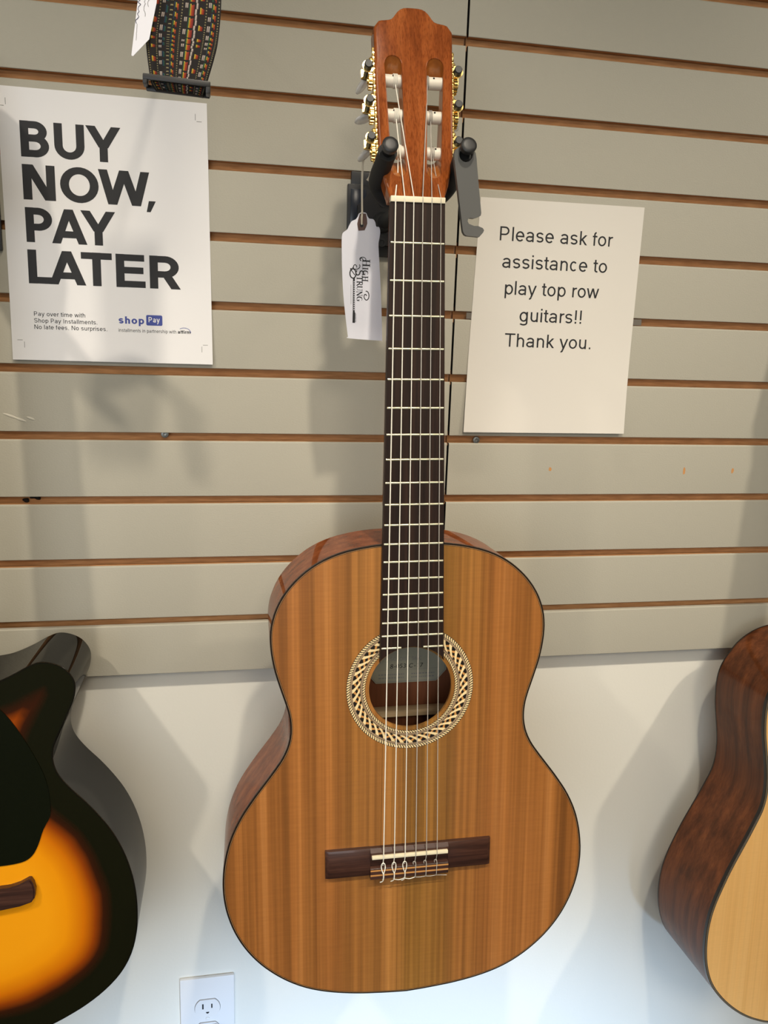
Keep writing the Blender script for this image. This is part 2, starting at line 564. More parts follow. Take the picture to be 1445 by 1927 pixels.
def glyph(ch, w):
    p = Pen(w)
    h = w / 2
    hk = w * 0.46
    m = 0.075
    C, X = CAP, XH
    xl = m + h
    if ch == ' ':
        return p.q, 0.278
    if ch == '.':
        p.V(0.139, 0, max(w, 0.1)); return p.q, 0.278
    if ch == ',':
        p.V(0.139, 0, max(w, 0.1)); p.D(0.105, -0.12, 0.155, 0.02, 0.7); return p.q, 0.278
    if ch == '!':
        p.V(0.139, 0, max(w, 0.1)); p.V(0.139, 0.19, C); return p.q, 0.278
    if ch == '-':
        p.H(0.05, 0.29, 0.26); return p.q, 0.333
    if ch in 'BPR':
        a = 0.667 if ch != 'R' else 0.722
        xr = a - 0.06
        mid = C * (0.53 if ch == 'B' else 0.45)
        if ch != 'B':
            mid = C * 0.44
        p.V(xl, 0, C)
        ry = (C - mid) / 2 - hk / 2
        rx = min(0.19, ry + 0.02)
        cx = xr - 0.03 - h - rx
        p.H(xl, cx, C - hk); p.H(xl, cx, mid)
        p.A(cx, (C - hk + mid) / 2, rx, (C - hk - mid) / 2, -90, 90)
        if ch == 'B':
            rx2 = rx + 0.03
            p.H(xl, cx, hk)
            p.A(cx, (mid + hk) / 2, rx2, (mid - hk) / 2, -90, 90)
        if ch == 'R':
            p.D(xr - h - 0.01, 0, cx + 0.02, mid)
        return p.q, a
    if ch == 'U':
        a = 0.722
        r = (a - 2 * m - w) / 2
        p.V(xl, r + hk, C); p.V(a - xl, r + hk, C)
        p.A(a / 2, r + hk, r, r, 180, 360); return p.q, a
    if ch == 'Y':
        a = 0.667
        p.D(0.01 + h, C, a / 2, C * 0.4); p.D(a - 0.01 - h, C, a / 2, C * 0.4); p.V(a / 2, 0, C * 0.44); return p.q, a
    if ch == 'N':
        a = 0.722
        p.V(xl, 0, C); p.V(a - xl, 0, C); p.D(xl + h * .3, C, a - xl - h * .3, 0); return p.q, a
    if ch == 'O':
        a = 0.778
        p.A(a / 2, C / 2, a / 2 - 0.045 - h, C / 2 + 0.01 - hk, 0, 360); return p.q, a
    if ch == 'C':
        a = 0.722
        p.A(a / 2, C / 2, a / 2 - 0.045 - h, C / 2 + 0.01 - hk, 40, 320); return p.q, a
    if ch == 'W':
        a = 0.944
        x = [0.01 + h, a * 0.27, a / 2, a * 0.73, a - 0.01 - h]
        for i in range(4):
            p.D(x[i], C if i % 2 == 0 else 0, x[i + 1], 0 if i % 2 == 0 else C)
        return p.q, a
    if ch == 'A':
        a = 0.667
        p.D(0.0 + h, 0, a / 2, C); p.D(a - h, 0, a / 2, C); p.H(a * 0.24, a * 0.76, C * 0.27); return p.q, a
    if ch == 'L':
        p.V(xl, 0, C); p.H(xl, 0.53, hk); return p.q, 0.556
    if ch == 'T':
        p.V(0.305, 0, C); p.H(0.02, 0.59, C - hk); return p.q, 0.611
    if ch == 'E':
        p.V(xl, 0, C)
        for y, e in ((hk, 0.625), (C * 0.52, 0.59), (C - hk, 0.61)):
            p.H(xl, e, y)
        return p.q, 0.667
    if ch == 'I':
        p.V(0.139, 0, C); return p.q, 0.278
    if ch in 'Ss':
        Y, a, rx = (C, 0.667, 0.27) if ch == 'S' else (X, 0.5, 0.2)
        rx = rx - h
        cx = a / 2
        ry = (Y / 2 - hk) / 2
        p.A(cx, Y - hk - ry, rx, ry, 22, 270); p.A(cx, hk + ry, rx, ry, 90, -158); return p.q, a
    if ch in 'ecobdpqg':
        a = 0.556 if ch != 'c' else 0.5
        rx = (a - 0.09) / 2 - h
        ry = X / 2 - hk + 0.005
        cx = 0.045 + h + rx
        if ch == 'e':
            p.A(cx, X / 2, rx, ry, 0, 318); p.H(cx - rx, cx + rx + h, X / 2)
        elif ch == 'c':
            p.A(cx, X / 2, rx, ry, 45, 315)
        elif ch == 'o':
            p.A(cx, X / 2, rx, ry, 0, 360)
        else:
            rx -= 0.008
            left = ch in 'bp'
            xs = (m + h) if left else a - m - h
            cx = xs + rx if left else xs - rx
            p.A(cx, X / 2, rx, ry, 0, 360)
            if ch in 'bd':
                p.V(xs, 0, C)
            elif ch in 'pq':
                p.V(xs, DESC, X)
            else:
                p.V(xs, -0.06, X)
                p.A(cx, -0.06, rx, -DESC - 0.06 - hk, 0, -155)
        return p.q, a
    if ch == 'a':
        a = 0.556
        xs = a - 0.085 - h
        rx = 0.185 - h * .5
        p.V(xs, 0, X - 0.16); p.A(xs - rx, X - 0.16, rx, 0.16 - hk, 0, 160)
        ry = 0.155 - hk
        p.A(0.045 + h + rx * .93, hk + ry, rx * .95, ry, 40, 335)
        p.H(0.045 + h + rx * .93, xs, 0.31 - hk)
        return p.q, a
    if ch in 'nhmur':
        if ch == 'm':
            a = 0.833
            p.V(xl, 0, X)
            r = (a - 2 * m - w) / 4
            for k in range(2):
                x0 = xl + 2 * r * k
                p.A(x0 + r, X - hk - r * .95, r, r * .95, 0, 175); p.V(x0 + 2 * r, 0, X - hk - r * .95)
            return p.q, a
        if ch == 'r':
            p.V(xl, 0, X); p.A(xl + 0.17, X - hk - 0.17, 0.17, 0.17, 78, 180); return p.q, 0.333
        a = 0.556
        r = (a - 2 * m - w) / 2
        if ch == 'u':
            p.V(xl, r + hk, X); p.V(a - xl, 0, X); p.A(a / 2, r + hk, r, r, 180, 360)
        else:
            p.V(xl, 0, C if ch == 'h' else X); p.A(a / 2, X - hk - r, r, r, 0, 180); p.V(a - xl, 0, X - hk - r)
        return p.q, a
    if ch == 'i':
        p.V(0.111, 0, X); p.V(0.111, C - max(w, 0.09), C); return p.q, 0.222
    if ch == 'l':
        p.V(0.111, 0, C); return p.q, 0.222
    if ch == 'k':
        p.V(xl, 0, C); p.D(0.42, X, 0.1, X * 0.36); p.D(0.44, 0, 0.2, X * 0.58); return p.q, 0.5
    if ch == 't':
        p.V(0.13, 0.1, 0.66); p.A(0.23, 0.1 + hk * .4, 0.1, 0.1 - hk * .6, 180, 290); p.H(0.01, 0.26, X - hk); return p.q, 0.278
    if ch == 'f':
        p.V(0.12, 0, 0.58); p.A(0.22, 0.58, 0.1, C - 0.58 - hk, 95, 180); p.H(0.01, 0.27, X - hk); return p.q, 0.278
    if ch in 'vy':
        p.D(0.01 + h, X, 0.25, 0); p.D(0.49 - h, X, 0.25, 0)
        if ch == 'y':
            p.D(0.25, 0, 0.205, -0.10); p.A(0.115, -0.10, 0.09, 0.085, 262, 358)
        return p.q, 0.5
    if ch == 'w':
        x = [0.01 + h, 0.2, 0.361, 0.52, 0.712 - h]
        for i in range(4):
            p.D(x[i], X if i % 2 == 0 else 0, x[i + 1], 0 if i % 2 == 0 else X)
        return p.q, 0.722
    if ch in '0538617':
        a = 0.5
        if ch == '0':
            p.A(0.25, C / 2, 0.18, C / 2 - hk, 0, 360)
        elif ch == '8':
            p.A(0.25, C * .73, 0.14, C * .27 - hk, 0, 360); p.A(0.25, C * .24, 0.18, C * .26 - hk, 0, 360)
        elif ch == '3':
            p.A(0.22, C * .74, 0.16, C * .26 - hk, 140, -90); p.A(0.22, C * .25, 0.18, C * .25 - hk, 90, -140)
        elif ch == '5':
            p.H(0.1, 0.42, C - hk); p.V(0.1 + h, C * .55, C); p.A(0.22, C * .3, 0.18, C * .3 - hk, 110, -140)
        elif ch == '6':
            p.A(0.25, C * .28, 0.17, C * .28 - hk, 0, 360); p.A(0.4, C * .28, 0.32, C * .68, 110, 180)
        elif ch == '1':
            p.V(0.25, 0, C); p.D(0.12, C * .78, 0.25, C)
        else:
            p.H(0.06, 0.44, C - hk); p.D(0.16, 0, 0.42, C)
        return p.q, a
    return p.q, 0.3


KERN = {'LA': -0.07, 'AT': -0.06, 'AY': -0.07, 'PA': -0.07, 'TE': 0.01, 'UY': -0.01, 'OW': -0.02}


def text_quads(txt, w, track=0.0):
    out, x, prev = [], 0.0, ''
    for ch in txt:
        q, a = glyph(ch, w)
        if prev + ch in KERN:
            x += KERN[prev + ch]
        out += [[(px + x, py) for px, py in g] for g in q]
        x += a + track
        prev = ch
    return out, x


def put_text(mb, txt, w, x0, x1, base, em, fn, m, track=0.0, shear=0.0):
    """set a line of lettering so that its ink runs from x0 to x1; fn(a, b) -> 3-D"""
    q, _ = text_quads(txt, w, track)
    lo = min(p[0] for g in q for p in g)
    hi = max(p[0] for g in q for p in g)
    k = (x1 - x0) / (hi - lo)
    for i, g in enumerate(q):
        pts = [fn(x0 + (p[0] - lo) * k + shear * p[1] * em, base + p[1] * em) for p in g]
        mb.add([(p[0], p[1] - 0.0025 * (i % 9), p[2]) for p in pts], [(0, 1, 2, 3)], m)


# ------------------------------------------------------------------ the room
def boxobj(name, x0, x1, y0, y1, z0, z1, m):
    return MB().box(x0, x1, y0, y1, z0, z1, m).build(name, None, (0, 0, 0))


ZB = -ZF
RX0, RX1, RY, ZC = -2600, 3200, -4100, 1120


def room_box(name, x0, x1, y0, y1, z0, z1, m):
    o = MB().box(x0, x1, y0, y1, z0 + ZF, z1 + ZF, m).build(name)
    return struct(o)


room_box('wall_back', RX0, RX1, 19.2, 120, ZB, ZC, M['drywall'])
room_box('wall_left', RX0 - 100, RX0, RY, 120, ZB, ZC, M['room'])
room_box('wall_right', RX1, RX1 + 100, RY, 120, ZB, ZC, M['room'])
room_box('floor', RX0 - 100, RX1 + 100, RY - 100, 120, ZB - 80, ZB, M['floor'])
room_box('ceiling', RX0 - 100, RX1 + 100, RY - 100, 120, ZC, ZC + 80, M['ceiling'])
# shop front with one wide window opening
fw = MB()
wx0, wx1, wz0, wz1 = -2500, -100, -1200, 200
fw.box(RX0, wx0, RY - 100, RY, 0, ZC + ZF, M['room'])
fw.box(wx1, RX1, RY - 100, RY, 0, ZC + ZF, M['room'])
fw.box(wx0, wx1, RY - 100, RY, 0, wz0 + ZF, M['room'])
fw.box(wx0, wx1, RY - 100, RY, wz1 + ZF, ZC + ZF, M['room'])
struct(fw.build('wall_front'))
wf = MB()
for a, b, c, d in ((wx0, wx1, wz0, wz0 + 50), (wx0, wx1, wz1 - 50, wz1), (wx0, wx0 + 50, wz0, wz1), (wx1 - 50, wx1, wz0, wz1),
                   ((wx0 + wx1) / 2 - 25, (wx0 + wx1) / 2 + 25, wz0, wz1)):
    wf.box(a, b, RY - 70, RY - 20, c + ZF, d + ZF, M['white_trim'])
struct(wf.build('window_1'))

# slat wall: two grooved panels meeting in a seam
PITCH, GAP = 76.2, 9.2
SEAM = 271.4


def slat_panel(name, x0, x1, label):
    mb = MB()
    pts = lambda P, x: [(x, y, z + ZF) for y, z in P]
    for k in range(-6, 10):
        top = -PITCH * k
        bot = -PITCH * (k + 1) + GAP if k < 9 else -750.5
        # painted lip and face
        P = [(2.2, top), (0.9, top - 0.3), (0.25, top - 1.0), (0.0, top - 2.1), (0.0, bot + 0.5), (0.5, bot)]
        v = pts(P, x0) + pts(P, x1)
        mb.add(v, [(i, i + 1, 7 + i, 6 + i) for i in range(5)], M['slat_paint'])
        # raw board inside the groove
        Q = [(2.2, top), (6.5, top), (6.5, top - 4), (10, top - 4), (10, bot + 5 if k < 9 else bot), (6.5, bot + 5 if k < 9 else bot), (6.5, bot), (0.5, bot)]
        v = pts(Q, x0) + pts(Q, x1)
        mb.add(v, [(i, i + 1, 9 + i, 8 + i) for i in range(7)], M['mdf'] if k < 9 else M['slat_paint'])
        full = P + Q[::-1][1:-1]
        for x in (x0, x1):
            mb.add(pts(full, x), [tuple(range(len(full)))], M['hole'])
    mb.box(x0, x1, 10, 19.1, -750.5 + ZF, 457 + ZF, M['mdf'])
    mb.box(x0, x1, 6.5, 19.1, -750.6 + ZF, -750.4 + ZF, M['slat_paint'])
    o = mb.build(name)
    o['label'] = label
    return struct(o)


pl = slat_panel('slat_wall_panel', -2160, SEAM - 1.3, 'greige grooved slat wall panel behind the bold poster')
pr_ = slat_panel('slat_wall_panel', SEAM + 1.3, 2700, 'greige grooved slat wall panel behind the help note')
for x, z, h in ((602.7, -492.4, 11), (675.2, -492.3, 9), (410.8, -490.6, 6)):
    pts = []
    for k in range(9):
        a = 2 * PI * k / 9
        pts.append((x + math.cos(a) * (1.6 + rnd.random() * 0.8), z + math.sin(a) * h / 2 * (0.75 + 0.4 * rnd.random()) + ZF))
    mb = MB()
    mb.plate(pts, [], lambda a, b, t: (a, t, b), -0.12, 0.05, M['chip'])
    mb.build('paint_chip', pr_)['label'] = 'bare orange chip in the paint'
mb = MB()
for cx, cz, ww in ((-243, -430.7, 9), (-233, -434.5, 7), (-222, -433, 5)):
    mb.ellipsoid((cx, 0.1, cz + ZF), ww, 0.8, 1.5, M['drip'], Matrix.Rotation(0.35, 3, 'Y'))
mb.build('paint_drip', pl)['label'] = 'dried white paint drip'

# screws in the grooves
for k, (x, z, lab) in enumerate(((-74.3, -449.6, 'steel screw head in the groove below the bold poster'),
                                 (309.1, -453.4, 'steel screw head in the groove under the help note'))):
    mb = MB()
    mb.lathe((0, 0, 0), (0, -1, 0), [(0, 2.2), (7.0, 2.2), (7.6, 4.6), (8.6, 4.2), (9.0, 2.0), (8.2, 1.8), (8.0, 0.3)], M['screw'])
    o = mb.build('screw', None, W(x, 10.0, z))
    tag(o, lab, 'screw')
mb = MB()
for k in range(7):
    mb.ellipsoid((rnd.uniform(-9, 9), rnd.uniform(-2.0, 0), rnd.uniform(-2.5, 2.5)), rnd.uniform(2.0, 4), 1.6, rnd.uniform(1.2, 2.4), M['hole'],
                 Matrix.Rotation(rnd.uniform(-0.6, 0.6), 3, 'Y'), 10, 6)
o = mb.build('splinter', pl, None)
o.location = W(-227.6, 9.6, -528.0)
o['label'] = 'dark broken spot in the groove'


# ------------------------------------------------------------------ papers on the wall
def sheet(name, corners, m, curl, label, cat):
    """corners TL, TR, BR, BL as (x, z); the lower edge lifts off the wall by curl mm"""
    root = empty(name, W(corners[3][0], 0, corners[3][1]), label, cat)
    ox, oz = corners[3]
    nx, nz = 16, 20
    v, f = [], []
    for t in (0.0, 0.25):
        for j in range(nz + 1):
            for i in range(nx + 1):
                a, b = i / nx, j / nz
                top = Vector(corners[0]).lerp(Vector(corners[1]), a)
                bot = Vector(corners[3]).lerp(Vector(corners[2]), a)
                p = top.lerp(bot, b)
                v.append((p.x - ox, papery(a, b, curl) - t, p.y - oz))
    n = (nx + 1) * (nz + 1)
    for j in range(nz):
        for i in range(nx):
            q = (j * (nx + 1) + i, j * (nx + 1) + i + 1, (j + 1) * (nx + 1) + i + 1, (j + 1) * (nx + 1) + i)
            f.append(q)
            f.append(tuple(n + k for k in q[::-1]))
    edge = [i for i in range(nx + 1)] + [j * (nx + 1) + nx for j in range(1, nz + 1)] + [nz * (nx + 1) + i for i in range(nx - 1, -1, -1)] + [j * (nx + 1) for j in range(nz - 1, 0, -1)]
    for k in range(len(edge)):
        a, b = edge[k], edge[(k + 1) % len(edge)]
        f.append((a, b, n + b, n + a))
    mb = MB()
    mb.add(v, f, m, True)
    mb.build('sheet', root)
    return root, ox, oz


def papery(a, b, curl):
    return -0.35 - curl * max(0.0, (b - 0.55) / 0.45) ** 2 - 0.9 * math.sin(PI * a) ** 2 * math.sin(PI * b) * 1.0


def on_sheet(corners, curl, lift=0.12):
    x0, z0 = corners[3]
    x1, z1 = corners[1]

    def fn(x, z):
        a = min(1, max(0, (x - x0) / (x1 - x0)))
        b = min(1, max(0, (z1 - z) / (z1 - z0)))
        return (x - x0, papery(a, b, curl) - 0.25 - lift, z - z0)
    return fn


PC = [(-236.4, -84.6), (-20.8, -85.3), (-17.8, -367.2), (-235.7, -367.2)]
po, ox, oz = sheet('poster', PC, M['paper'], 4.0, 'white paper poster with bold black words BUY NOW, PAY LATER', 'poster')
fn = on_sheet(PC, 4.0)
for txt, x1, base, cap in (('BUY', -112.8, -153.3, 36.0), ('NOW', -83.9, -196.6, 35.8), ('PAY', -121.3, -240.5, 36.0), ('LATER', -52.4, -284.1, 35.8)):
    mb = MB()
    put_text(mb, txt, 0.158, -215.5 + (0.6 if txt[0] in 'PL' else 0), x1, base, cap / CAP, fn, M['ink'], -0.035)
    if txt == 'NOW':
        mb.add([fn(a, b) for a, b in ((-87.6, -202.2), (-83.4, -202.2), (-77.6, -190.6), (-85.0, -190.6))], [(0, 1, 2, 3)], M['ink'])
    mb.build('headline', po)
mb = MB()
put_text(mb, 'Pay over time with', 0.095, -211.4, -157.3, -318.9, 6.6, fn, M['ink'])
put_text(mb, 'Shop Pay Installments.', 0.095, -211.5, -144.6, -326.1, 6.6, fn, M['ink'])
put_text(mb, 'No late fees. No surprises.', 0.095, -211.6, -134.2, -333.1, 6.6, fn, M['ink'])
put_text(mb, 'installments in partnership with', 0.085, -121.8, -58.4, -333.2, 5.3, fn, M['ink'])
put_text(mb, 'affirm', 0.14, -56.8, -42.6, -333.1, 5.3, fn, M['ink'])
mb.build('small_print', po)
mb = MB()
put_text(mb, 'shop', 0.15, -121.5, -93.7, -324.0, 11.2, fn, M['ink_blue'])
lg = rrect(-91.4, -73.6, -325.2, -313.6, 1.6)
mb.add([fn(a, b) for a, b in lg], [tuple(range(len(lg)))], M['ink_blue'])
pn = Pen(0.6)
pn.A(-49.6, -332.2, 7.4, 5.6, 0, 130)
for g in pn.q:
    mb.add([fn(a, b) for a, b in g], [(0, 1, 2, 3)], M['ink_blue'])
fn2 = on_sheet(PC, 4.0, 0.22)
put_text(mb, 'Pay', 0.12, -88.8, -76.4, -321.6, 8.2, fn2, M['paper'])
mb.build('logo', po)
for x, z, sx, sz in ((-228.4, -104.3, -1, 1), (-33.6, -104.9, 1, 1), (-223.0, -345.8, -1, -1), (-30.2, -345.6, 1, -1)):
    mb = MB()
    for q in (((x, z + sz * 1.5), (x + 0.5, z + sz * 1.5), (x + 0.5, z + sz * 8), (x, z + sz * 8)),
              ((x + sx * 1.5, z), (x + sx * 1.5, z + 0.5), (x + sx * 7, z + 0.5), (x + sx * 7, z))):
        mb.add([fn(a, b) for a, b in q], [(0, 1, 2, 3)], M['ink_soft'])
    mb.build('crop_mark', po)

NC = [(297.3, -162.4), (509.3, -161.7), (506.9, -442.6), (289.4, -442.8)]
no, _, _ = sheet('note', NC, M['paper_warm'], 5.0, 'white paper note reading Please ask for assistance to play top row guitars', 'note')
fn = on_sheet(NC, 5.0)
mb = MB()
EM = 22.8
for txt, x0, x1, base in (('Please ask for', 323.7, 470.8, -210.4), ('assistance to', 328.8, 465.9, -242.0), ('play top row', 334.0, 457.8, -273.2),
                          ('guitars!!', 355.1, 437.0, -305.0), ('Thank you.', 337.8, 452.3, -336.0)):
    put_text(mb, txt, 0.088, x0, x1, base, EM, fn, M['ink'])
mb.build('lettering', no)
mb = MB()
mb.box(287 - 289.4, 520 - 289.4, 0.15, 0.5, -PITCH * 4 + 0.6 + 442.8, -PITCH * 4 + 8.2 + 442.8, M['tape'])
mb.build('tape_strip', no)['label'] = 'grey tape across the groove behind the note'
# ------------------------------------------------------------------ the classical guitar
GM = Matrix(((0.9995380732150914, 0.025451284173857613, -0.01660940478656768, 0.175045),
             (-0.02467071492446115, 0.9986542021451534, 0.04561951734666754, -0.202746),
             (0.017748127185099907, -0.045188678579136124, 0.9988207983966358, (-207.067 + ZF) * MM),
             (0, 0, 0, 1)))
gt = empty('classical_guitar', None, 'cedar-topped classical guitar with woven rosette hanging in the black wall hanger', 'guitar', None, GM)


def G(v, u, n):
    """guitar frame: v across (to the treble side), u down from the nut, n out of the soundboard"""
    return (v, -n, -u)


HALF = [(0.0, 325.0), (12.1, 325.3), (24.1, 325.7), (36.1, 326.6), (48.1, 328.1), (60.0, 330.3), (71.7, 333.2), (83.1, 337.2), (94.0, 342.3), (104.2, 348.7), (113.6, 356.3), (122.1, 364.8), (129.5, 374.3), (135.6, 384.7), (140.1, 395.9), (143.0, 407.6), (144.0, 419.6), (143.5, 431.6), (141.9, 443.6), (139.5, 455.4), (136.3, 467.1), (132.8, 478.6), (129.2, 490.1), (126.2, 501.8), (124.9, 513.8), (125.6, 525.8), (128.6, 537.4), (133.7, 548.3), (140.4, 558.4), (147.5, 568.1), (154.8, 577.7), (162.0, 587.4), (168.9, 597.3), (175.5, 607.4), (181.3, 618.0), (186.3, 629.0), (190.3, 640.3), (193.3, 652.0), (195.5, 663.9), (196.8, 675.9), (197.2, 687.9), (196.6, 700.0), (195.0, 711.9), (192.3, 723.7), (188.7, 735.2), (184.1, 746.3), (178.6, 757.0), (172.1, 767.2), (164.8, 776.8), (156.7, 785.7), (147.8, 793.9), (138.4, 801.4), (128.4, 808.1), (117.8, 814.0), (106.8, 818.9), (95.4, 822.8), (83.8, 825.9), (72.0, 828.4), (60.1, 830.4), (48.1, 832.0), (36.1, 833.1), (24.1, 834.1), (12.0, 834.9), (0.0, 835.5)]


def close_sym(half, cx=0.0, sub=3):
    h = catmull(half, sub)
    return [(cx + x, y) for x, y in h] + [(cx - x, y) for x, y in h[-2:0:-1]]


def strip(mb, A, B, fa, fb, m, smooth=True):
    """band between two closed 2-D loops of equal length"""
    n = len(A)
    v = [fa(p) for p in A] + [fb(p) for p in B]
    mb.add(v, [(i, (i + 1) % n, n + (i + 1) % n, n + i) for i in range(n)], m, smooth)


def body(root, outline, G, top_n, depth, m_side, m_in, m_back, m_edge, bind_w, side_bind, purf=None, back_bind=None):
    """sides, back and binding of a guitar body; depth(u) in mm"""
    n0 = top_n
    inner = inset(outline, 2.2)
    sd = MB()
    mid = lambda p, k: G(p[0], p[1], n0 - side_bind - (depth(p[1]) - side_bind) * k)
    for k in range(6):
        strip(sd, outline, outline, lambda p, k=k: mid(p, k / 6), lambda p, k=k: mid(p, (k + 1) / 6), m_side)
    strip(sd, inner, inner, lambda p: G(p[0], p[1], n0 - 2.6), lambda p: G(p[0], p[1], n0 - depth(p[1]) + 2.4), m_in)
    sd.build('sides', root)
    bk = MB()
    nn = len(outline)
    ctr = (sum(p[0] for p in outline) / nn, sum(p[1] for p in outline) / nn)
    for d, mm_, lp in ((0.0, m_back, outline), (2.4, m_in, inner)):
        rings = [1.0, 0.8, 0.6, 0.4, 0.2]
        v, f = [], []
        for r in rings:
            for p in lp:
                q = (ctr[0] + (p[0] - ctr[0]) * r, ctr[1] + (p[1] - ctr[1]) * r)
                v.append(G(q[0], q[1], n0 - depth(q[1]) + d - 3.0 * (1 - r * r)))
        v.append(G(ctr[0], ctr[1], n0 - depth(ctr[1]) + d - 3.0))
        for k in range(4):
            f += [(k * nn + i, k * nn + (i + 1) % nn, (k + 1) * nn + (i + 1) % nn, (k + 1) * nn + i) for i in range(nn)]
        f += [(4 * nn + i, 4 * nn + (i + 1) % nn, 5 * nn) for i in range(nn)]
        bk.add(v, f, mm_, True)
    bk.build('back', root)
    bd = MB()
    a1 = inset(outline, 0.5)
    a2 = inset(outline, bind_w)
    strip(bd, outline, outline, lambda p: G(p[0], p[1], n0 - 0.4), lambda p: G(p[0], p[1], n0 - side_bind), m_edge)
    strip(bd, outline, a1, lambda p: G(p[0], p[1], n0 - 0.4), lambda p: G(p[0], p[1], n0 + 0.05), m_edge)
    strip(bd, a1, a2, lambda p: G(p[0], p[1], n0 + 0.05), lambda p: G(p[0], p[1], n0 + 0.05), m_edge)
    last = a2
    w = bind_w
    for pw, pm in (purf or []):
        w += pw
        nx = inset(outline, w)
        strip(bd, last, nx, lambda p: G(p[0], p[1], n0 + 0.05), lambda p: G(p[0], p[1], n0 + 0.05), pm)
        last = nx
    strip(bd, last, last, lambda p: G(p[0], p[1], n0 + 0.05), lambda p: G(p[0], p[1], n0 - 0.6), m_edge)
    bd.build('binding', root)
    if back_bind:
        bb = MB()
        o2 = inset(outline, -0.25)
        strip(bb, o2, o2, lambda p: G(p[0], p[1], n0 - depth(p[1]) + back_bind), lambda p: G(p[0], p[1], n0 - depth(p[1]) - 0.1), m_edge)
        bb.build('back_binding', root)


OUT = close_sym(HALF)
TOPN = -7.0
body(gt, OUT, G, TOPN, lambda u: 81 + 8.0 * (u - 325) / 510, M['mahogany_side'], M['inside_wood'], M['mahogany_side'], M['binding_black'],
     1.9, 2.4, [(0.4, M['purfling']), (0.5, M['binding_black'])])
HC, HR = 479.0, 43.6
sb = MB()
sb.plate(inset(OUT, 0.4), [circle(0, HC, HR, 72)], lambda a, b, t: G(a, b, t), TOPN, TOPN - 3.2, M['cedar'])
sb.build('soundboard', gt)

# rosette: rope, woven lattice, rope, laid into the top
ro = MB()
RL = TOPN + 0.06


def ring(mb, r0, r1, lift, m, n=128):
    A, B = circle(0, HC, r0, n), circle(0, HC, r1, n)
    strip(mb, A, B, lambda p: G(p[0], p[1], RL + lift), lambda p: G(p[0], p[1], RL + lift), m)


ring(ro, 47.4, 67.2, 0.0, M['ros_black'])
ring(ro, 50.6, 52.4, 0.05, M['ros_grey'])
ring(ro, 61.5, 63.2, 0.05, M['ros_grey'])


def polar_patch(mb, r0, r1, a0, a1, w, lift, m, n=5):
    """slanted strip from (r0,a0) to (r1,a1), w wide along the arc (mm)"""
    v, f = [], []
    for i in range(n + 1):
        t = i / n
        r = r0 + (r1 - r0) * t
        a = a0 + (a1 - a0) * (t + 0.16 * math.sin(PI * t) * (1 if a1 > a0 else 1))
        h = w / 2 / r
        for s in (-1, 1):
            v.append(G(r * math.cos(a + s * h), HC - r * math.sin(a + s * h), RL + lift))
    for i in range(n):
        f.append((2 * i, 2 * i + 1, 2 * i + 3, 2 * i + 2))
    mb.add(v, f, m)


NL = 40
for k in range(NL):
    a = 2 * PI * k / NL
    st = 2 * PI / NL
    polar_patch(ro, 53.0, 61.2, a + st * 1.35, a, 3.4, 0.10, M['ros_tan'])
for k in range(NL):
    a = 2 * PI * k / NL
    st = 2 * PI / NL
    polar_patch(ro, 53.0, 61.2, a - st * 0.1, a + st * 1.15, 3.9, 0.15, M['ros_cream'])
for r0, r1, cnt, sl in ((63.6, 66.8, 150, 1), (47.8, 50.2, 112, 1)):
    for k in range(cnt):
        a = 2 * PI * k / cnt
        st = 2 * PI / cnt
        polar_patch(ro, r0, r1, a, a + st * 0.75 * sl, st * r0 * 0.62, 0.10, M['ros_cream'], 2)
ro.build('rosette', gt)

# inside the box: maker's label and a back brace
lb = MB()
NB = TOPN - (81 + 8 * 0.29) + 3.4
oct_ = [(-34, 444), (-22, 434), (46, 434), (58, 444), (58, 492), (46, 505), (-24, 505), (-34, 493)]
lb.plate(oct_, [], lambda a, b, t: G(a, b, t), NB + 0.3, NB, M['label_paper'])
for i in range(8):
    o2 = inset(oct_, 1.6)
    p, q = Vector(o2[i]), Vector(o2[(i + 1) % 8])
    d = (q - p).normalized() * 0.3
    e = Vector((-d.y, d.x))
    lb.add([G(c.x, c.y, NB + 0.4) for c in (p - e, q - e, q + e, p + e)], [(0, 1, 2, 3)], M['ink_soft'])
lfn = lambda a, b: G(a, -b, NB + 0.42)
put_text(lb, 'SOLOIST S65C', 0.08, -7.5, 29, -478.5, 5.6, lfn, M['ink_soft'])
put_text(lb, '8-053-C-17', 0.1, -8, 30, -487.6, 7.0, lfn, M['ink'], 0.0, 0.15)
lb.add([lfn(*p) for p in ((-22, -489.6), (50, -489.6), (50, -489.3), (-22, -489.3))], [(0, 1, 2, 3)], M['ink_soft'])
for yy in (-495.5, -499.5):
    for x0, x1 in ((-21, 8), (17, 44)):
        x = x0
        while x < x1:
            wd = rnd.uniform(1.0, 3.2)
            lb.add([lfn(*p) for p in ((x, yy), (x + wd, yy), (x + wd, yy + 1.3), (x, yy + 1.3))], [(0, 1, 2, 3)], M['ink_soft'])
            x += wd + 0.9
lb.build('paper_label', gt)
br = MB()
br.box(-118, 118, -(NB + 13), -(NB - 1.0), -541, -533, M['brace'], 1.5)
br.build('back_brace', gt)

# neck and heel
nk = MB()


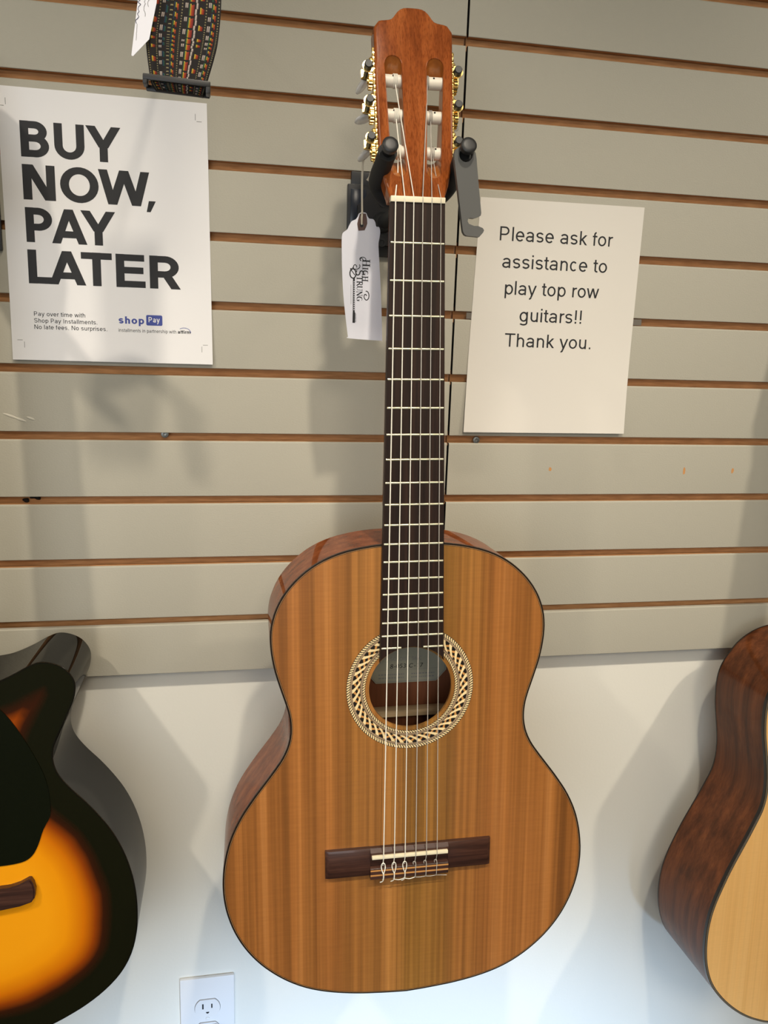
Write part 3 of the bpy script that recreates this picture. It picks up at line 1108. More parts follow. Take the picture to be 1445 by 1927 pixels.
def neck_loft(mb, G, m, secs, ns=16):
    v, f = [], []
    for u, w, top, dep in secs:
        for k in range(ns + 1):
            q = PI * k / ns
            ex = 0.75
            c, s_ = math.cos(q), math.sin(q)
            v.append(G(w / 2 * (abs(c) ** ex) * (1 if c >= 0 else -1), u, top - dep * (s_ ** ex)))
    for i in range(len(secs) - 1):
        for k in range(ns):
            f.append((i * (ns + 1) + k, i * (ns + 1) + k + 1, (i + 1) * (ns + 1) + k + 1, (i + 1) * (ns + 1) + k))
        f.append((i * (ns + 1), (i + 1) * (ns + 1), (i + 1) * (ns + 1) + ns, i * (ns + 1) + ns))
    f.append(tuple(range(ns + 1)))
    f.append(tuple(range((len(secs) - 1) * (ns + 1), len(secs) * (ns + 1))))
    mb.add(v, f, m, True)


fbw = lambda u: 50.88 + (61.29 - 50.88) * u / 325.0 + 1.0
neck_loft(nk, G, M['mahogany_head'], [(-4, 51.5, -6.5, 15), (20, fbw(20), -6.6, 16), (120, fbw(120), -6.8, 17), (250, fbw(250), -6.9, 19),
                                      (286, fbw(286), -6.9, 22), (304, 52, -6.9, 34), (316, 40, -6.9, 56), (324.5, 32, -6.9, 80)])
nk.build('neck', gt)

# headstock, leaning back, with two string slots
HT = math.radians(10.5)


def Hd(v, y, t):
    """headstock frame: y up from the nut, t out of its face"""
    c, s_ = math.cos(HT), math.sin(HT)
    y = -y
    return G(v, -4 + y * c - t * s_, -3 + y * s_ + t * c)


hh = [(0, 181.0), (5, 180.9), (9.0, 180.3), (12, 178.9), (14.6, 176.6), (16.8, 173.8), (18.6, 171.2), (20.6, 169.2), (23.2, 168.2), (26.5, 167.7), (30, 167.2),
      (32.6, 166.4), (33.6, 165.5), (37.2, 160.6), (37.7, 159.2), (37.7, 157.8), (37.4, 140), (36.8, 100), (36.0, 60), (35.5, 46), (34.2, 34), (30.5, 14), (27.2, 4), (26.2, 0)]
ho = hh + [(-x, y) for x, y in hh[:0:-1]]
slot_f, slot_b = [], []
for s_ in (-1, 1):
    def sl(lowy, topy, s_=s_):
        p = []
        cx, r = 20.2, 7.9
        for k in range(13):
            q = PI * k / 12
            p.append((s_ * (cx + r * math.cos(q)), topy + 7.9 * math.sin(q)))
        ccx, rr = 16.7, 6.6
        for k in range(13):
            q = PI + PI * k / 12
            p.append((s_ * (ccx + rr * math.cos(q)), lowy + 5.5 + 5.5 * math.sin(q)))
        return p if s_ > 0 else p
    slot_f.append(sl(20.5, 126))
    slot_b.append(sl(41, 112.5))
hs = MB()
hs.plate(ho, slot_f, Hd, 0, -18, M['mahogany_head'], holes_back=slot_b, rnd_=2.2, hole_side=M['mahogany_light'])
hs.build('headstock', gt)

# fretboard with its curved end over the sound hole
fb = MB()
hw = lambda u: fbw(u) / 2
fe = [(-hw(0), 0), (-hw(0) + 0, 0)]
pts = [(-hw(0), 0), (hw(0), 0)]
u_end = 449.0
R2 = 46.6
pts += [(hw(u_end), u_end)]
a_end = math.sqrt(max(R2 ** 2 - (HC - u_end) ** 2, 1))
x = min(hw(u_end) - 0.1, a_end)
for k in range(25):
    v = x - 2 * x * k / 24
    pts.append((v, HC - math.sqrt(R2 ** 2 - v * v) if abs(v) < R2 else u_end))
pts += [(-hw(u_end), u_end)]
fb.plate(pts, [], lambda a, b, t: G(a, b, t), 0, -6.9, M['fretboard'], smooth_side=False)
fb.build('fretboard', gt)
for k in range(1, 20):
    u = 650 * (1 - 2 ** (-k / 12))
    h = (50.88 + (61.29 - 50.88) * u / 325.0) / 2
    mb = MB()
    segs = [(-h, h)]
    if k == 19:
        segs = [(-h, -11.5), (11.5, h)]
    for a, b in segs:
        p = []
        for q in range(7):
            an = PI * q / 6
            p.append((1.15 * math.cos(an), 1.1 * math.sin(an)))
        v = [G(a + (0.5 if a == -h else (-0.0)), u + c, -0.05 + d) for c, d in p] + [G(b - (0.5 if b == h else 0.0), u + c, -0.05 + d) for c, d in p]
        mb.add(v, [(i, i + 1, 8 + i, 7 + i) for i in range(6)] + [tuple(range(7)), tuple(range(7, 14))], M['fret'], True)
        mb.build('fret', gt)
        mb = MB()

nu = MB()
nu.box(-26.0, 26.0, -1.6, 6.6, -0.2, 5.2, M['bone'], 0.7)
nu.build('nut', gt)

# bridge: two wings, saddle block and tie block
bg = MB()
for s_ in (-1, 1):
    x0, x1 = sorted((s_ * 42.4, s_ * 90))
    prof = [(655.0, TOPN), (655.0, TOPN + 4.6), (657.5, TOPN + 5.8), (683.5, TOPN + 5.8), (686.2, TOPN + 4.4), (686.2, TOPN)]
    e0 = 4.0
    va = [G(s_ * 42.4, u, n) for u, n in prof]
    vb = [G(s_ * (90 - e0), u, n) for u, n in prof]
    vc = [G(s_ * 90, u, min(n, TOPN + 3.4)) for u, n in prof]
    bg.add(va + vb + vc, [(i, i + 1, 7 + i, 6 + i) for i in range(5)] + [(6 + i, 7 + i, 13 + i, 12 + i) for i in range(5)] +
           [tuple(range(6)), tuple(range(12, 18))], M['rosewood'])
prof = [(655.2, TOPN), (655.2, TOPN + 4.2), (658.5, TOPN + 8.2), (667.2, TOPN + 8.2), (669.2, TOPN + 5.2), (675.6, TOPN + 4.2), (676.2, TOPN + 7.6), (677.2, TOPN + 8.6),
        (688.6, TOPN + 8.6), (689.8, TOPN + 7.4), (689.8, TOPN)]
k = len(prof)
bg.add([G(-42.4, u, n) for u, n in prof] + [G(42.4, u, n) for u, n in prof], [(i, i + 1, k + i + 1, k + i) for i in range(k - 1)] + [tuple(range(k)), tuple(range(k, 2 * k))], M['rosewood'])
bo = bg.build('bridge', gt)
iv = MB()
for u0 in (678.2, 683.6):
    iv.box(-42.4, 42.4, -(TOPN + 8.75), -(TOPN + 7.9), -(u0 + 1.7), -u0, M['ros_tan'])
iv.build('tie_block_inlay', bo)
sa = MB()
sa.box(-41.2, 41.2, -(TOPN + 11.4), -(TOPN + 6), -664.4, -661.0, M['bone'], 0.7)
sa.build('saddle', gt)

# strings, tied at the bridge
SPN, SPS = 8.62, 11.6
rad = (0.62, 0.55, 0.5, 0.5, 0.44, 0.38)
SN = 2.0
head_path = [
    [(-16.9, 26.0, -6.0), (-15.8, 42, -8.0)],
    [(-17.6, 80, -6.0)],
    [(-17.6, 112, -6.0)],
    [(10.4, 82, 1.0), (13.4, 112, -4.5)],
    [(16.0, 79, -6.0)],
    [(19.0, 26, -4.0), (17.0, 45, -6.5)],
]
for k in range(6):
    mt = M['string_bass'] if k < 3 else M['string_treble']
    vn = (k - 2.5) * SPN
    vs = (k - 2.5) * SPS
    mb = MB()
    path = [Hd(*p) for p in head_path[k][::-1]] + [G(vn, -5.6, SN - 1.2), G(vn, -2.4, SN), G(vn, 0, SN - 0.2)]
    mb.tube(path, rad[k], mt, 8)
    sadn = TOPN + 11.7
    main = [G(vn, 0, SN - 0.2), G(vn + (vs - vn) * 0.5, 330, (SN + sadn) / 2), G(vs, 661.8, sadn), G(vs, 663.2, sadn - 0.1), G(vs, 670.5, TOPN + 8.6), G(vs, 674.5, TOPN + 7.0)]
    mb.tube(main, rad[k], mt, 8)
    # loop over the tie block and tail
    n1 = TOPN + 9.3
    if k < 3:
        lp = [(vs - 0.2, 690.6, n1 - 3), (vs + 0.3, 689.6, n1), (vs + 0.5, 683.5, n1 + 0.2), (vs + 1.9, 677.5, n1 + 0.4), (vs + 2.2, 673.5, n1 - 0.4),
              (vs + 1.0, 670.6, n1 + 0.2), (vs - 1.0, 670.6, n1 + 0.3), (vs - 2.0, 673.8, n1 - 0.2), (vs - 1.5, 678.0, n1 + 0.5), (vs + 0.5, 684.0, n1 + 0.6), (vs + 0.2, 689.0, n1 + 0.4), (vs - 0.6, 692.0, n1 - 0.8), (vs - 2.8, 694.0, n1 - 2.5)]
    else:
        lp = [(vs, 690.4, n1 - 3), (vs + 0.2, 689.2, n1), (vs + 0.4, 680, n1 + 0.1), (vs + 0.6, 675, n1), (vs - 0.3, 671.4, n1 + 0.3), (vs - 2.2, 672.2, n1 - 0.2), (vs - 2.0, 675.0, n1 - 0.6)]
    mb.tube(catmull([G(*p) for p in lp], 4), rad[k] * 0.95, mt, 7)
    if k in (1, 2, 3, 4, 5):
        e = vs + (SPS if k < 5 else 12)
        tl = [(vs, 690.6, n1 - 1.0), (vs + (e - vs) * 0.5, 692.2 - (k > 2) * 0.8, n1 - 1.4), (e, 690.6 + (k == 5) * 1.2, n1 - 1.0)]
        mb.tube(catmull([G(*p) for p in tl], 4), rad[k] * 0.8, mt, 6)
    # turns on the roller
    hx, hy, _ = head_path[k][-1]
    yr = (47.2, 81.8, 114.6)[(0, 1, 2, 2, 1, 0)[k]]
    for w_ in range(4 if k < 3 else 3):
        xw = hx + (w_ - 1.2) * 1.15
        mb.tube([Hd(xw + 0.5 * q / 16, yr + 6.3 * math.cos(2 * PI * q / 16), -9 + 6.3 * math.sin(2 * PI * q / 16)) for q in range(17)], rad[k] * 0.9, mt, 5, False)
    mb.build('string', gt)

# tuning machines on both sides of the headstock
for s_ in (-1, 1):
    pm = MB()
    edge = lambda y: 35.6 + (y - 45) * 0.0175
    ys = [30 + i * 4.6 for i in range(25)]
    v, f = [], []
    for y in ys:
        e = edge(y) + 0.1
        for t in (-3.2, -16.5):
            v += [Hd(s_ * e, y, t), Hd(s_ * (e + 1.3), y, t)]
    for i in range(len(ys) - 1):
        a, b = 4 * i, 4 * i + 4
        f += [(a, a + 1, b + 1, b), (a + 2, a + 3, b + 3, b + 2), (a + 1, a + 3, b + 3, b + 1), (a, a + 2, b + 2, b)]
    f += [(0, 1, 3, 2), (len(v) - 4, len(v) - 3, len(v) - 1, len(v) - 2)]
    pm.add(v, f, M['gold'])
    for i, y in enumerate([31 + q * 5.2 for q in range(22)]):
        pm.ellipsoid(Hd(s_ * (edge(y) + 0.8), y, -3.4), 1.5, 1.5, 2.3 if i % 2 else 1.5, M['gold'], None, 8, 5)
    for y in (36.5, 66, 99, 133):
        pm.ellipsoid(Hd(s_ * (edge(y) + 2.4), y, -8), 2.4, 2.2, 2.4, M['gold'], None, 10, 6)
    plate_o = pm.build('tuning_machine', gt)
    for y in (47.2, 81.8, 114.6):
        e = edge(y)
        ro_ = MB()
        xi, xo = (9.2, 29.5) if y < 60 else (11.6, 28.5)
        ro_.lathe(Hd(s_ * xi, y, -9), Vector(Hd(1, 0, 0)) - Vector(Hd(0, 0, 0)), [(0, 5.7), (s_ * (xo - xi), 5.7)], M['roller'], 20)
        ro_.lathe(Hd(s_ * 19.5, y + 2.2, -9 + 5.0), Vector(Hd(0, 0, 1)) - Vector(Hd(0, 0, 0)), [(0, 0.9), (0.7, 0.9)], M['hole'], 8)
        ro_.build('string_roller', plate_o)
        ge = MB()
        ax = Vector(Hd(s_, 0, 0)) - Vector(Hd(0, 0, 0))
        prof = [(0, 3.2), (1.2, 3.2), (1.2, 6.6), (4.2, 6.6), (4.2, 2.6), (5.6, 2.6)]
        ge.lathe(Hd(s_ * (e + 1.4), y - 1.5, -9.5), ax, prof, M['gold'], 24)
        for q in range(14):
            an = 2 * PI * q / 14
            p = (y - 1.5 + 6.9 * math.cos(an), -9.5 + 6.9 * math.sin(an))
            ge.tube([Hd(s_ * (e + 2.5), p[0], p[1]), Hd(s_ * (e + 5.7), p[0], p[1])], 0.75, M['gold'], 5)
        ge.build('cog', plate_o)
        wo = MB()
        wx = s_ * (e + 6.2)
        wy = y + 10.6
        d = Vector(Hd(0, 0, -1)) - Vector(Hd(0, 0, 0))
        wo.lathe(Hd(wx, wy, 0.0), d, [(0, 3.2), (0.8, 3.9), (4.6, 3.9), (4.8, 2.2), (20, 2.6), (27, 2.6)], M['black_metal'], 18)
        wo.build('worm_screw', plate_o)
        bk = MB()
        for tt in (-5.2, -20):
            bk.box(-1, 1, -1, 1, -1, 1, M['gold'])
            o0 = len(bk.v) - 8
            for q in range(8):
                x_, t_, y_ = bk.v[o0 + q]
                bk.v[o0 + q] = Hd(s_ * (e + 1.2) + (s_ * (9.6 if tt < -10 else 5.0) if x_ * s_ > 0 else 0), wy + (4.4 if tt < -10 else 5.2) * y_, tt + 0.9 * t_)
        bk.lathe(Hd(wx, wy, -4.4), d, [(0, 5.4), (2.0, 5.4)], M['gold'], 18)
        bk.build('bracket', plate_o)
        bt = MB()
        ang = {-1: (0.85, 1.25, 0.7), 1: (-0.5, -0.9, 0.3)}[s_][(47.2, 81.8, 114.6).index(y)]
        rot = Matrix.Rotation(ang, 3, 'Y')
        bt.ellipsoid(Hd(wx + s_ * 1.0, wy - 1, -37), 3.6, 12.0, 9.4, M['pearl'], rot, 18, 10)
        bt.tube([Hd(wx, wy, -24), Hd(wx, wy, -29)], 2.4, M['pearl'], 10)
        bt.build('tuning_button', plate_o)

# ------------------------------------------------------------------ wall hanger


def hanger(loc, label, group=None):
    """origin: wall face behind the yoke, mm relative to the main hanger"""
    r = empty('guitar_hanger', W(*loc), label, 'guitar hanger', group)
    ox, oy, oz = 176.0, 0.0, -200.0
    L = lambda x, y, z: (x - ox, y - oy, z - oz)
    B = lambda mb, x0, x1, y0, y1, z0, z1, m, ch=1.0: mb.box(x0 - ox, x1 - ox, y0 - oy, y1 - oy, z0 - oz, z1 - oz, m, ch)
    mb = MB()
    B(mb, 136.5, 214, -6, 0, -237.2, -158.5, M['black_metal'], 1.2)
    B(mb, 140.5, 209, -4.5, 1.5, -160, -144.6, M['black_metal'], 0.8)
    B(mb, 143, 206, 1.0, 7.5, -149.5, -145.5, M['black_metal'], 0.5)
    B(mb, 140, 158, -7.0, -5.5, -214, -164, M['blue_plastic'], 0.6)
    mb.build('mount_plate', r)
    mb = MB()
    hub = [(176 + 31 * math.cos(q) - ox, -195 + 33 * math.sin(q) - oz) for q in [2 * PI * k / 8 + PI / 8 for k in range(8)]]
    mb.plate(hub, [], lambda a, b, t: (a, t, b), -13.0, -5.8, M['black_plastic'], smooth_side=False)
    mb.build('hub', r)
    for z in (-178.0, -222.0):
        mb = MB()
        mb.lathe(L(176.5, -12.8, z), (0, -1, 0), [(0, 5.2), (1.6, 5.0), (1.6, 2.8), (0.4, 2.6)], M['black_metal'], 20)
        mb.build('bolt', r)
    mb = MB()
    mb.tube([L(177.0, -12.5, -200), L(177.5, -60, -200), L(178.2, -160, -200)], 7.5, M['black_metal'], 16)
    mb.lathe(L(177.0, -12.5, -200), (0, -1, 0), [(0, 12), (4, 11), (8, 8)], M['black_metal'], 20)
    mb.build('stem', r)
    mb = MB()
    path = [(142.3, -214, -168.5), (142.2, -196, -174.5), (141.6, -178, -180.5), (142.6, -165.5, -187.5), (150, -161.5, -196.5), (163, -160.8, -200.2),
            (178, -160.6, -201.0), (193, -160.8, -198.5), (206, -161.5, -193), (213.8, -165.5, -184), (215.6, -178, -176.5), (215.2, -196, -170), (214.8, -207, -166.6)]
    mb.tube([L(*p) for p in catmull(path, 4)], 8.4, M['foam'], 18)
    for p, q in ((path[0], path[1]), (path[-1], path[-2])):
        d = (Vector(L(*p)) - Vector(L(*q))).normalized()
        mb.lathe(Vector(L(*p)) - d * 1.0, d, [(0, 8.8), (2.4, 8.8), (2.8, 5.2), (7, 5.2)], M['foam'], 20)
    mb.build('yoke', r)
    for p in ((142.5, -225.0, -165.0), (214.4, -225, -160.2)):
        mb = MB()
        d = Vector((0, -0.95, 0.31)).normalized()
        mb.lathe(Vector(L(*p)) - d * 6, d, [(0, 5.0), (3.5, 5.0), (4.0, 7.2), (8.8, 7.4), (9.6, 6.6), (10.0, 4.0)], M['black_plastic'], 24)
        mb.build('end_cap', r)
    bar = [(203.3, -169.8), (203.2, -165.5), (204.7, -162.0), (208.0, -159.4), (212.0, -158.2), (216.5, -158.4), (220.6, -160.2), (223.4, -164.2), (224.4, -169), (227.7, -191.1), (231.6, -215.4), (231.2, -217.8), (229.5, -218.9), (225.0, -220.6), (221.0, -220.4), (219.3, -221.6), (218.9, -223.4), (220.2, -225.6), (225.3, -227.2), (229.3, -227.1), (233.8, -228.6), (235.2, -230.4), (234.4, -232.6), (230.8, -236.8), (218.8, -236.3), (216.6, -235.2), (215.0, -232.8), (213.6, -226), (209.0, -200.3)]
    mb = MB()
    hole = circle(214.2, -166.0, 6.4, 20)
    mb.plate([(a - ox, b - oz) for a, b in bar], [[(a - ox, b - oz) for a, b in hole]], lambda a, b, t: (a, t, b), -220.0, -214.6, M['grey_metal'], smooth_side=False)
    mb.build('lock_lever', r)['label'] = 'grey flat lock lever with a hooked notch'
    return r


hanger((176.0, -0.1, -200.0), 'black padded wall hanger with grey lever holding the classical guitar', 'wall hangers')

# ------------------------------------------------------------------ price tag strung on a tuning button
TY = -139.0
tg = [[129.5, -210.5], [128.1, -213.6], [126.1, -216.3], [122.0, -218.5], [119.3, -223.2], [117.6, -226.6], [113.9, -229.4], [112.5, -232.1], [112.2, -239.4], [112.6, -253.3], [113.3, -270.0], [115.6, -296.9], [120.2, -328.3], [120.9, -331.0], [121.8, -332.7], [155.0, -334.1], [156.8, -333.7], [157.1, -331.9], [154.3, -288.5], [152.0, -261.4], [150.9, -248.1], [150.3, -238.1], [151.2, -232.7], [151.8, -226.7], [151.2, -223.4], [150.1, -221.8], [147.6, -221.7], [146.5, -217.8], [144.3, -214.9], [140.1, -214.5], [137.9, -211.7], [136.8, -209.5], [132.9, -209.0]]
TO = (132.5, -221.5)
pt = empty('price_tag', W(TO[0], TY, TO[1]), 'white scalloped shop tag with a black logo hanging on cotton string', 'price tag')
tw = lambda a, z: 0.10 * (a - TO[0]) + 2.0 * math.sin((z + 221) / 42.0)


def TF(a, b, t=0.0):
    return (a - TO[0], tw(a, b) + t, b - TO[1])


def tag_sheet():
    # denser outline and interior points so that the card can curl
    outl = catmull([tuple(p) for p in tg], 3, True)
    co = [Vector(p) for p in outl] + [Vector((x, z)) for x in range(116, 157, 6) for z in range(-330, -212, 8)]
    hole = circle(TO[0], TO[1], 2.0, 14)
    nO = len(outl)
    co = [p for i, p in enumerate(co) if i < nO or inside(p, outl, 1.5) and math.hypot(p.x - TO[0], p.y - TO[1]) > 3.2]
    ed = [(i, (i + 1) % nO) for i in range(nO)]
    h0 = len(co)
    co += [Vector(p) for p in hole]
    ed += [(h0 + i, h0 + (i + 1) % 14) for i in range(14)]
    vv, ee, ff, *_ = delaunay_2d_cdt(co, ed, [], 0, 1e-4)
    ff = [t for t in ff if inside(sum((vv[i] for i in t), Vector((0, 0))) / len(t), outl, 0) and
          (sum((vv[i] for i in t), Vector((0, 0))) / len(t) - Vector(TO)).length > 1.9]
    mb = MB()
    for t, k in ((-0.2, 1), (0.2, -1)):
        mb.add([TF(p.x, p.y, t) for p in vv], [tuple(f)[::k] for f in ff], M['tag_paper'], True)
    n = nO
    mb.add([TF(p[0], p[1], -0.2) for p in outl] + [TF(p[0], p[1], 0.2) for p in outl], [(i, (i + 1) % n, n + (i + 1) % n, n + i) for i in range(n)], M['tag_paper'])
    return mb


def inside(p, loop, margin):
    x, y = p[0], p[1]
    c = False
    n = len(loop)
    j = n - 1
    for i in range(n):
        xi, yi = loop[i]
        xj, yj = loop[j]
        if (yi > y) != (yj > y) and x < (xj - xi) * (y - yi) / (yj - yi) + xi:
            c = not c
        j = i
    if not c:
        return False
    return margin <= 0 or edge_dist(p, loop) > margin


def edge_dist(p, loop):
    best = 1e9
    n = len(loop)
    for i in range(n):
        ax, ay = loop[i]
        bx, by = loop[(i + 1) % n]
        dx, dy = bx - ax, by - ay
        L2 = dx * dx + dy * dy
        t = 0 if L2 == 0 else max(0, min(1, ((p[0] - ax) * dx + (p[1] - ay) * dy) / L2))
        d = math.hypot(p[0] - ax - t * dx, p[1] - ay - t * dy)
        best = min(best, d)
    return best


tag_sheet().build('card', pt)
mb = MB()
mb.plate([(130.4, -210.6), (128.6, -216.5), (127.8, -220.5), (128.3, -223.5), (129.2, -227.0), (135.5, -226.2), (137.0, -223.0), (138.2, -219.5), (137.9, -215.5), (136.6, -210)],
         [circle(TO[0], TO[1], 2.0, 14)], lambda a, b, t: TF(a, b, t), -0.42, -0.24, M['kraft'])
mb.build('reinforcement', pt)['label'] = 'brown patch around the string hole'
mb = MB()


def LG(s_, h):
    """logo frame: s_ reading direction (down the tag), h letter height (to the right)"""
    a = 131.6 + 0.020 * s_ + h * 1.0
    return TF(a + 0.0, -252.6 - s_, -0.36)


def lstroke(mb, p, w, m=None):
    n = len(p)
    v = []
    for i in range(n):
        a, b = Vector(p[max(0, i - 1)]), Vector(p[min(n - 1, i + 1)])
        t = (b - a).normalized()
        ww = w[i] if isinstance(w, (list, tuple)) else w
        v += [(p[i][0] - t.y * ww / 2, p[i][1] + t.x * ww / 2), (p[i][0] + t.y * ww / 2, p[i][1] - t.x * ww / 2)]
    mb.add([LG(*q) for q in v], [(2 * i, 2 * i + 1, 2 * i + 3, 2 * i + 2) for i in range(n - 1)], m or M['ink'])


def arc(cx, cy, rx, ry, a0, a1, n=14):
    return [(cx + rx * math.cos(math.radians(a0 + (a1 - a0) * i / n)), cy + ry * math.sin(math.radians(a0 + (a1 - a0) * i / n))) for i in range(n + 1)]


def serif(mb, ch, x, y, h):
    """ch with its foot at (x, y), h tall; returns its advance"""
    TH, TN = 0.17 * h, 0.07 * h
    st = lambda xx, a=0.0, b=1.0: (lstroke(mb, [(xx, y + a * h), (xx, y + b * h)], TH),
                                   lstroke(mb, [(xx - 0.2 * h, y + a * h + TN / 2), (xx + 0.2 * h, y + a * h + TN / 2)], TN),
                                   lstroke(mb, [(xx - 0.2 * h, y + b * h - TN / 2), (xx + 0.2 * h, y + b * h - TN / 2)], TN))
    if ch == 'H':
        st(x + .2 * h); st(x + .72 * h); lstroke(mb, [(x + .2 * h, y + h * .5), (x + .72 * h, y + h * .5)], TN); return .98 * h
    if ch == 'I':
        st(x + .2 * h); return .46 * h
    if ch == 'G':
        lstroke(mb, arc(x + .45 * h, y + .5 * h, .34 * h, .46 * h, 50, 310), [TN] * 4 + [TH] * 7 + [TN] * 4)
        lstroke(mb, [(x + .68 * h, y + .05 * h), (x + .68 * h, y + .45 * h)], TH * .9); lstroke(mb, [(x + .48 * h, y + .45 * h), (x + .82 * h, y + .45 * h)], TN); return .92 * h
    if ch == 'S':
        lstroke(mb, arc(x + .36 * h, y + .74 * h, .24 * h, .23 * h, 20, 250) + arc(x + .36 * h, y + .26 * h, .26 * h, .24 * h, 70, -160), TH * .8); return .74 * h
    if ch == 'T':
        st(x + .38 * h); lstroke(mb, [(x, y + h - TN), (x + .76 * h, y + h - TN)], TN * 1.5)
        for e in (0.03, .73):
            lstroke(mb, [(x + e * h, y + h), (x + e * h, y + .78 * h)], TN)
        return .76 * h
    if ch == 'R':
        st(x + .2 * h); lstroke(mb, [(x + .2 * h, y + .96 * h)] + arc(x + .42 * h, y + .74 * h, .2 * h, .23 * h, 90, -90) + [(x + .2 * h, y + .5 * h)], TH * .7)
        lstroke(mb, [(x + .42 * h, y + .5 * h), (x + .76 * h, y)], TH); return .8 * h
    if ch == 'U':
        lstroke(mb, [(x + .16 * h, y + h), (x + .16 * h, y + .3 * h)] + arc(x + .42 * h, y + .3 * h, .26 * h, .27 * h, 180, 360) + [(x + .68 * h, y + h)], [TH] * 6 + [TN] * 12)
        for e in (.16, .68):
            lstroke(mb, [(x + (e - .16) * h, y + h - TN / 2), (x + (e + .16) * h, y + h - TN / 2)], TN)
        return .86 * h
    if ch == 'N':
        lstroke(mb, [(x + .14 * h, y), (x + .14 * h, y + h)], TN); lstroke(mb, [(x + .7 * h, y), (x + .7 * h, y + h)], TN); lstroke(mb, [(x + .12 * h, y + h), (x + .7 * h, y)], TH)
        lstroke(mb, [(x, y + TN / 2), (x + .3 * h, y + TN / 2)], TN); lstroke(mb, [(x + .52 * h, y + h - TN / 2), (x + .86 * h, y + h - TN / 2)], TN); return .86 * h
    return .4 * h


x = 1.5
for ch, hh_ in (('H', 8.2), ('I', 6.2), ('G', 6.2), ('H', 6.2)):
    x += serif(mb, ch, x, 2.2 + (8.2 - hh_) * 0.0, hh_ * 0.98)
x = 12.0
for ch, hh_ in (('S', 8.6), ('T', 6.4), ('R', 6.4), ('U', 6.2), ('N', 6.2), ('G', 6.2)):
    x += serif(mb, ch, x, -3.8 - (1.0 if ch == 'S' else 0), hh_ * 0.98) * (0.98)
lstroke(mb, arc(1.6, 2.6, 2.0, 3.2, 330, 20) + arc(1.8, 1.2, 1.2, 1.4, 90, 330), 0.7)
lstroke(mb, arc(37.0, 6.6, 4.4, 2.6, 200, -40) + arc(38.0, 5.4, 2.2, 1.4, -40, -250), 0.9)
lstroke(mb, arc(8.5, -4.6, 3.2, 4.2, 120, -60) + arc(9.2, -5.4, 1.8, 1.6, -60, -300), 0.8)
lstroke(mb, arc(16.0, -7.6, 4.6, 3.2, -20, 340), 1.2)
lstroke(mb, [(12.5, -9.6), (17.5, -5.6)], 0.8)
lstroke(mb, [(11.0, -9.8), (12.8, -9.4)], 1.6)
lstroke(mb, [(20.5, -6.6), (54.0, -6.6)], 2.0)
for q in range(14):
    lstroke(mb, [(23.5 + q * 2.1, -6.4), (24.6 + q * 2.1, -6.4)], 0.75, M['tag_paper'])
lstroke(mb, [(54, -6.4), (64.5, -6.6)], 2.6)
for q in range(6):
    lstroke(mb, [(55.5 + q * 1.5, -5.2), (55.9 + q * 1.5, -4.0)], 0.5)
lstroke(mb, [(27, -9.6), (46, -9.6)], 0.3, M['ink_soft'])
lg_ = mb
lg_.build('logo', pt)
mb = MB()
S = lambda x, y, z: (x - TO[0], y - TY, z - TO[1])
for dx in (-0.5, 0.5):
    p = [(132.5 + dx * .4, -139.6, -221.0), (132.2 + dx, -140.3, -214.0), (132.5 + dx * .8, -139.6, -209.0), (131.6 + dx, -141.0, -185), (131.4 + dx, -144.0, -164), (133.0 + dx * 2, -149.5, -155.0 - dx), (137.0, -150.5, -153.5)]
    mb.tube(catmull([S(*q) for q in p], 5), 0.55, M['cotton'], 7)
mb.tube(catmull([S(*q) for q in [(137, -150, -153.5), (142.5, -146, -162), (139.5, -142, -172), (138.4, -140, -176)]], 5), 0.6, M['cotton'], 7)
for q in range(5):
    mb.tube([S(138.6, -140, -175.5), S(136.2 + q * 1.1, -140.5 + q * .3, -180.0 + abs(q - 2) * .6)], 0.55, M['cotton'], 6)
mb.ellipsoid(S(132.4, -140.6, -209.6), 1.3, 1.0, 1.4, M['cotton'], None, 10, 6)
mb.build('cotton_string', pt)

# ------------------------------------------------------------------ the two neighbouring guitars
def side_frame(cx, y):
    return Matrix(((1, 0, 0, cx * MM), (0, 0.99898, 0.04517, y * MM), (0, -0.04517, 0.99898, (-900 + ZF) * MM), (0, 0, 0, 1)))


def simple_neck(root, u_nut, u_body, u_fb, wn, wb, m_neck, m_fb, top):
    nk = MB()
    ln = u_body - u_nut
    neck_loft(nk, G, m_neck, [(u_nut - 2, wn, top - 0.2, 20), (u_nut + ln * .5, (wn + wb) / 2, top - 0.2, 21), (u_body - 40, wb, top - 0.2, 24), (u_body - 16, wb * .8, top - 0.2, 44), (u_body - 0.5, wb * .5, top - 0.2, 84)])
    nk.build('neck', root)
    fb = MB()
    fb.plate([(-wn / 2, u_nut), (wn / 2, u_nut), (wb / 2 + 1, u_fb), (-wb / 2 - 1, u_fb)], [], lambda a, b, t: G(a, b, t), top + 6, top - 0.1, m_fb, smooth_side=False)
    fb.build('fretboard', root)
    hd = MB()
    c, s_ = math.cos(0.24), math.sin(0.24)
    hd.plate([(-wn / 2, 0), (wn / 2, 0), (36, 40), (38, 150), (20, 170), (-20, 170), (-38, 150), (-36, 40)], [],
             lambda a, b, t: G(a, u_nut - b * c - t * s_, top + 2 - b * s_ + t * c), 0, -15, m_neck)
    hd.build('headstock', root)


